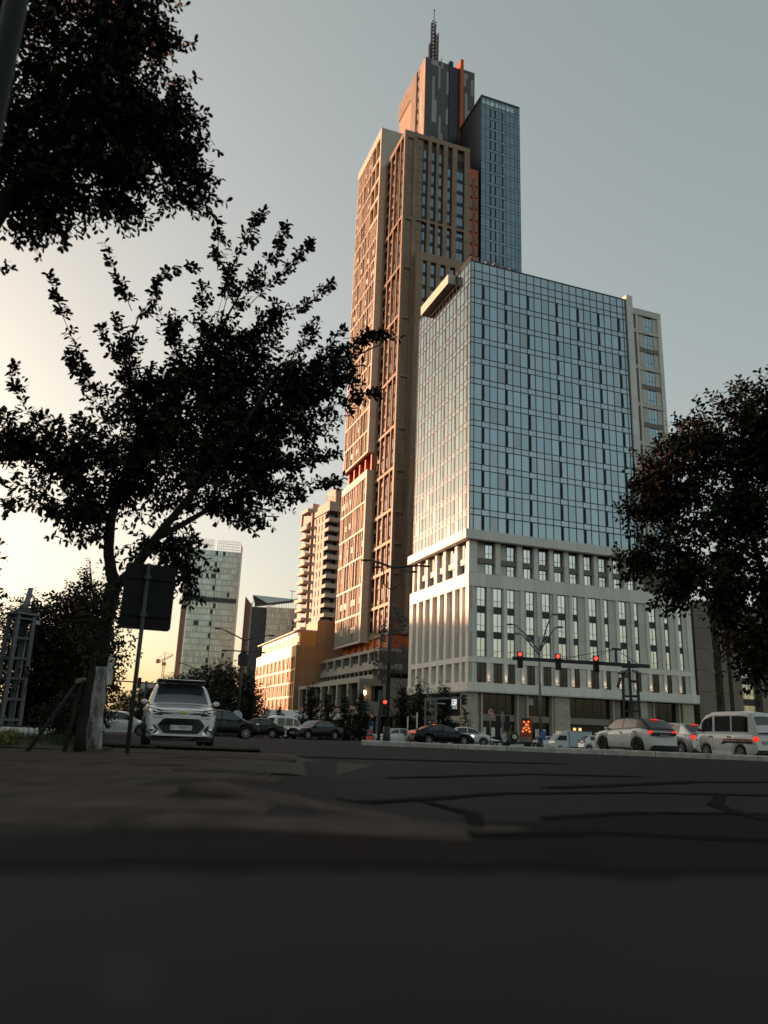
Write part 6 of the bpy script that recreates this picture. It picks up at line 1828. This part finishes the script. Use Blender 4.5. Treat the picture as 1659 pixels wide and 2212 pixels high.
        MB().box(X(axr - ra - .06), X(axf + ra + .06), s * W / 2 * .97 - .03, s * W / 2 * .975 + .012, S['gc'] - .01, S['gc'] + .09).build('sill', 'plastic' if kind in ('suv', 'coupesuv') else paint, t)
        if stripes:
            MB().box(X(3.25), X(1.75), s * (W / 2 + .001), s * (W / 2 + .006), .74, .80).build('stripe', 'rust_red' if stripes == 1 else 'plastic', t)
            MB().prism([(X(3.25), .64), (X(1.95), .64), (X(1.62), .56), (X(1.72), .715), (X(3.25), .715)][::-1], 'y', s * (W / 2 + .0012), s * (W / 2 + .0065)).build('stripe', 'plastic', t)
    MB().box(X(.06), X(-.0) + .015, -W * .30, W * .30, S['gc'] + .10, S['gc'] + .24).build('lower_grille', 'plastic', t)
    MB().box(X(.09), X(.0) - .03, -W * .25, W * .25, S['hz'] - .10, S['hz'] + .03).build('grille', 'plastic', t)
    MB().box(X(.03), X(.0) + .03, -.26, .26, S['gc'] + .25, S['gc'] + .36).build('number_plate', 'plate', t)
    MB().box(X(L) - .03, X(L - .05), -.26, .26, S['tz'] - .16, S['tz'] - .05).build('number_plate', 'plate', t)
    MB().box(X(L) - .012, X(L - .10), -W * .40, W * .40, S['gc'] + .06, S['gc'] + .20).build('rear_bumper', 'plastic', t)
    if brake3:
        y, zz = side(S['roof'][-2][0] + .1, 1.0); MB().box(X(S['roof'][-2][0] + .22), X(S['roof'][-2][0] + .12), -.18, .18, zz + .01, zz + .055).build('brake_light', 'tail_on', t)
    return t, S, side, topz, X, wd
# --- white suv facing the camera
t, S, side, topz, X, wd = car('parked_suv', 'white suv facing the camera with a roof rack, right of the sign pole', 379, 20.9, 163.0, 'suv', 'car_white', glass='car_glass', head='glass_dark', rim='rim_dark', group=None)
ch = {c.name.split('.')[0]: c for c in t.children}
def fx(y, z, e=0.0):
    lat = interp([(0, 0), (.62, .0), (.72, .01), (.78, .09), (.85, .30), (.9, .5)], abs(y)) * (1 if z < .7 else .8)
    rec = .10 * ((max(z, .24) - .24) / .42) ** 2 if z < .66 else interp([(.66, .10), (.88, .19), (.94, .27), (1.0, .50)], z)
    return X(0.0) - rec - lat + e
for c in list(t.children):
    if c.name.split('.')[0] in ('lower_grille', 'grille', 'headlight') or (c.name.split('.')[0] == 'number_plate' and c.bound_box[0][0] > 0):
        bpy.data.objects.remove(c)
def front_plate(nm, poly, mt, d0, d1, par=t):
    """polygon (y, z) laid on the curved front, D0..D1 proud of it"""
    m = MB(); n = len(poly)
    m.v = [(fx(y, z, d1), y, z) for y, z in poly] + [(fx(y, z, d0), y, z) for y, z in poly]
    m.f = [tuple(range(n))] + [(i, n + i, n + (i + 1) % n, (i + 1) % n) for i in range(n)]; m.sm = [False] * (n + 1)
    return m.build(nm, mt, par)
def sub(poly, k=4):
    out = []
    for i in range(len(poly)):
        a, b = poly[i], poly[(i + 1) % len(poly)]
        out += [(a[0] + (b[0] - a[0]) * q / k, a[1] + (b[1] - a[1]) * q / k) for q in range(k)]
    return out
front_plate('upper_grille', sub([(-.50, .83), (.50, .83), (.52, .93), (-.52, .93)]), 'plastic', -.2, .030)
for s in (-1, 1):
    front_plate('headlight', sub([(s * .46, .80), (s * .52, .94), (s * .74, .98), (s * .86, 1.0), (s * .85, .88), (s * .74, .82)]), 'glass_dark', -.2, .036)
    MB().ball((fx(.66, .9, .03), s * .66, .90), .055, 12, (.5, 1, 1)).build('lamp_bulb', 'chrome', t)
    front_plate('chrome_strip', sub([(s * .10, .885), (s * .46, .88), (s * .46, .897), (s * .10, .902)]), 'chrome', 0, .045)
    front_plate('fog_pocket', sub([(s * .56, .36), (s * .84, .38), (s * .86, .56), (s * .64, .58), (s * .55, .48)]), 'plastic', -.2, .018)
    front_plate('fog_trim', sub([(s * .50, .37), (s * .58, .345), (s * .66, .335), (s * .60, .37), (s * .545, .45)]), 'chrome', 0, .035)
    MB().ball((fx(.70, .47, .02), s * .70, .47), .05, 12, (.4, 1, 1)).build('fog_lamp', 'glass_window', t)
front_plate('lower_grille', sub([(-.40, .38), (.40, .38), (.54, .52), (.56, .58), (.42, .72), (-.42, .72), (-.56, .58), (-.54, .52)]), 'plastic', -.2, .024)
front_plate('grille_frame', sub([(-.56, .58), (-.54, .60), (-.40, .735), (.40, .735), (.54, .60), (.56, .58), (.44, .72), (-.44, .72)]), 'chrome', 0, .034)
front_plate('skid_plate', sub([(-.80, .30), (.80, .30), (.72, .20), (-.72, .20)]), 'plastic', -.2, .02)
for q in range(4): front_plate('grille_bar', sub([(-.44, .42 + q * .07), (.44, .42 + q * .07), (.44, .435 + q * .07), (-.44, .435 + q * .07)]), 'rim_dark', 0, .032)
pl_ = front_plate('number_plate', sub([(-.26, .46), (.26, .46), (.26, .575), (-.26, .575)], 2), 'paint_white', 0, .05)
text3d('plate_lettering', '01  778 VSC', .092, 'black', pl_, (fx(0, .516, .056), .0, .516), (math.pi / 2, 0, math.pi / 2))
front_plate('badge', [(-.085, .872), (-.035, .872), (-.045, .853), (.045, .853), (.035, .872), (.105, .872), (.085, .912), (.035, .912), (.045, .930), (-.045, .930), (-.035, .912), (-.105, .912)], 'gold', 0, .055)
MB().box(-.9, .55, -.62, .62, 1.70, 1.735).build('roof_rack', 'plastic', t)
for s in (-1, 1): MB().bar((-.8, s * .58, 1.60), (.5, s * .58, 1.69), .05).build('rack_rail', 'plastic', t)
MB().tube([(.56, -.62, 1.735), (.56, .62, 1.735)], .018, 6).build('rack_edge', 'chrome', t)
MB().box(.52, .62, -.13, .13, 1.38, 1.44).build('rear_mirror', 'plastic', t)
for s in (-1, 1): MB().ball((-.2, s * .36, 1.16), .2, 10, (.5, 1, 1.2)).build('seat', 'rim_dark', t)
# --- traffic
car('sedan_car', 'white sedan side on between the oak trunk and the sign pole', 256, 50, 80, 'sedan', 'car_white')
car('black_suv', 'black suv just right of the parked white suv', 480, 46, 72, 'suv', 'car_black', glass='car_glass_light')
car('small_hatchback', 'small pale blue hatchback between the two black cars', 508, 60, 70, 'hatch', 'car_blue')
car('sedan_car', 'black sedan left of the white microvan, its hood catching the light', 552, 60, 262, 'sedan', 'car_black')
car('microvan', 'white microvan seen from the rear left of the black limousine', 612, 66, 42, 'van', 'car_white', rim='alloy', stripes=2, cat='van')
car('limousine_car', 'old black limousine with a chrome grille turning toward the camera', 681, 61, 222, 'bigsedan', 'car_black', glass='car_glass_light', rim='alloy')
limo = bpy.context.scene.objects['limousine_car']
MB().box(2.42, 2.50, -.34, .34, .62, .86).build('chrome_grille', 'chrome', limo); MB().box(2.495, 2.515, -.30, .30, .64, .83).build('grille_mesh', 'plastic', limo)
car('sedan_car', 'white sedan behind the cones, facing left', 772, 84, 258, 'sedan', 'car_white', head='glass_window')
car('hatchback_car', 'white hatchback just right of the tall lamp post, facing left', 853, 76, 250, 'hatch', 'car_white')
car('fastback_car', 'black fastback with a lit red tail light in front of the podium trees', 953, 57.5, 74, 'fastback', 'car_black', tail=1, head='head_on')
car('white_suv', 'white suv half hidden behind the black fastback', 1014, 70, 95, 'suv', 'car_white')
car('sedan_car', 'white sedan behind the black fastback, its hood showing', 1037, 80, 82, 'sedan', 'car_white')
car('sedan_car', 'white sedan left of the small box truck, facing left', 1172, 92, 255, 'sedan', 'car_white')
car('hatchback_car', 'white hatchback between the box truck and the white coupe suv', 1291, 76, 80, 'hatch', 'car_white')
t, S, side, topz, X, wd = car('coupe_suv', 'white coupe suv with a black roof and lit brake lights at the kerb', 1369, 37.6, -19.7, 'coupesuv', 'car_white', roof='car_black', tail=1, brake3=True, rim='rim_dark')
L = S['L']
MB().box(X(L) - .03, X(L - .12), -.66, .66, .90, 1.02).build('lamp_bar', 'plastic', t); MB().box(X(L) - .035, X(L - .08), -.62, .62, .28, .46).build('rear_skirt', 'plastic', t)
for s in (-1, 1): MB().prism([(X(3.32), 1.16), (X(3.75), 1.14), (X(3.55), 1.36)], 'y', s * .70, s * .735).build('pillar_panel', 'car_white', t)
car('silver_suv', 'silver suv with lit brake lights between the coupe suv and the microvan', 1464, 42, -17, 'suv', 'car_silver', tail=1, brake3=True)
car('microvan', 'white microvan with red and black side stripes at the right edge', 1588, 34.0, -21, 'van', 'car_white', stripes=1, tail=1, cat='van')
car('dark_sedan', 'dark sedan with one lit headlight, glimpsed behind the right microvan', 1512, 52, 150, 'sedan', 'car_black', head='head_on')
car('white_suv', 'white suv behind the fluted planter and the stakes', 82, 46, 82, 'suv', 'car_white')
car('sedan_car', 'dark glazed pale sedan at the left picture edge', 10, 44, 75, 'sedan', 'car_silver', tail=1)
car('sedan_car', 'pale sedan with a red tail light between the two left cars', 48, 54, 75, 'sedan', 'car_white', tail=1)
# --- city bus
p = gp(655, 104)
bus = empty('city_bus', p, math.pi / 2 - rad(52), 'white and green city bus with roof pods behind the microvan', 'bus')
def bb(nm, mt, *a): return MB().box(*a).build(nm, mt, bus)
prof = [(-1.2, .35), (1.2, .35), (1.25, 1.2), (1.22, 2.7), (1.0, 2.95), (-1.0, 2.95), (-1.22, 2.7), (-1.25, 1.2)]
m = MB(); m.prism(prof, 'x', -5.8, 5.8); m.build('body', 'car_white', bus)
for s in (-1, 1):
    bb('green_band', 'bus_green', -5.8, 5.8, s * 1.246 - .012, s * 1.246 + .012, 1.0, 1.3)
    for q in range(8): bb('green_post', 'bus_green', -5.62 + q * 1.5, -5.34 + q * 1.5, s * 1.235 - .014, s * 1.235 + .014, 1.3, 2.6)
for s in (-1, 1):
    for q in range(7):
        bb('window', 'car_glass', -5.3 + q * 1.5, -3.95 + q * 1.5, s * 1.235 - .02, s * 1.235 + .02, 1.35, 2.5)
bb('windscreen', 'car_glass', 5.78, 5.83, -1.1, 1.1, 1.1, 2.6); bb('rear_window', 'car_glass', -5.83, -5.78, -1.0, 1.0, 1.5, 2.5)
for x0, x1, h in ((-5.5, -.4, .5), (-.2, 2.6, .32), (2.8, 5.2, .25)):
    m = MB(); m.prism([(-.95, 2.95), (.95, 2.95), (.85, 2.95 + h * .8), (.6, 2.95 + h), (-.6, 2.95 + h), (-.85, 2.95 + h * .8)], 'x', x0, x1); m.build('roof_pod', 'car_white', bus)
ty, dk, rm = wheel_mesh(.48, .28, 'alloy')
for x in (-3.2, 3.4):
    for s in (-1, 1):
        o = link('wheel', ty, bus); o.location = (x, s * 1.1, .48); o.rotation_euler = (0, 0, 0 if s > 0 else math.pi); link('rim', rm, o)
for s in (-1, 1): MB().disc((5.83, s * .85, .85), (1, 0, 0), .13, .04, 14).build('headlight', 'glass_window', bus)
MB().disc((5.86, -1.0, 2.35), (1, 0, 0), .1, .04, 12).build('marker_lamp', 'head_on', bus)
# --- small box truck
p = gp(1228, 91)
tk = empty('box_truck', p, math.pi / 2 - rad(258), 'small white truck with a pale blue box, facing left before the hotel', 'truck', 'cars on the junction')
def kb(nm, mt, *a): return MB().box(*a).build(nm, mt, tk)
m = MB(); m.prism([(.3, .35), (2.0, .35), (2.05, .75), (1.95, 1.0), (1.45, 1.72), (1.2, 1.78), (.3, 1.78)], 'y', -.72, .72); m.build('cab', 'car_white', tk)
for s in (-1, 1):
    m = MB(); m.prism([(.55, 1.08), (1.72, 1.08), (1.38, 1.6), (.55, 1.6)], 'y', s * .722, s * .735); m.build('side_window', 'car_glass_light', tk)
    MB().ball((2.0, s * .5, .78), .12, 12, (.5, 1, 1)).build('headlight', 'glass_window', tk); MB().ball((1.6, s * .85, 1.2), .1, 10, (.4, .8, 1.3)).build('mirror', 'plastic', tk)
    kb('door_handle', 'plastic', .6, .75, s * .73 - .02, s * .73 + .02, .92, .96)
m = MB(); m.add([(1.945, -.62, 1.06), (1.945, .62, 1.06), (1.50, .58, 1.67), (1.50, -.58, 1.67)], [(0, 1, 2, 3)]); m.build('windscreen', 'car_glass_light', tk)
for v in tk.children:
    if v.name.startswith('windscreen'): v.location = (.02, 0, .01)
kb('chassis', 'plastic', -2.2, 2.0, -.6, .6, .25, .42)
kb('cargo_box', 'box_blue', -2.35, .25, -.88, .88, .42, 2.12)
for s in (-1, 1): kb('box_edge', 'steel', -2.36, .26, s * .885 - .02, s * .885 + .02, 2.06, 2.14); kb('box_edge', 'steel', -2.36, .26, s * .885 - .02, s * .885 + .02, .40, .48)
kb('wind_deflector', 'car_white', .35, 1.2, -.6, .6, 1.80, 2.05)
ty, dk, rm = wheel_mesh(.29, .2, 'alloy')
for x in (-1.5, 1.3):
    for s in (-1, 1):
        o = link('wheel', ty, tk); o.location = (x, s * .66, .29); o.rotation_euler = (0, 0, 0 if s > 0 else math.pi); link('rim', rm, o)
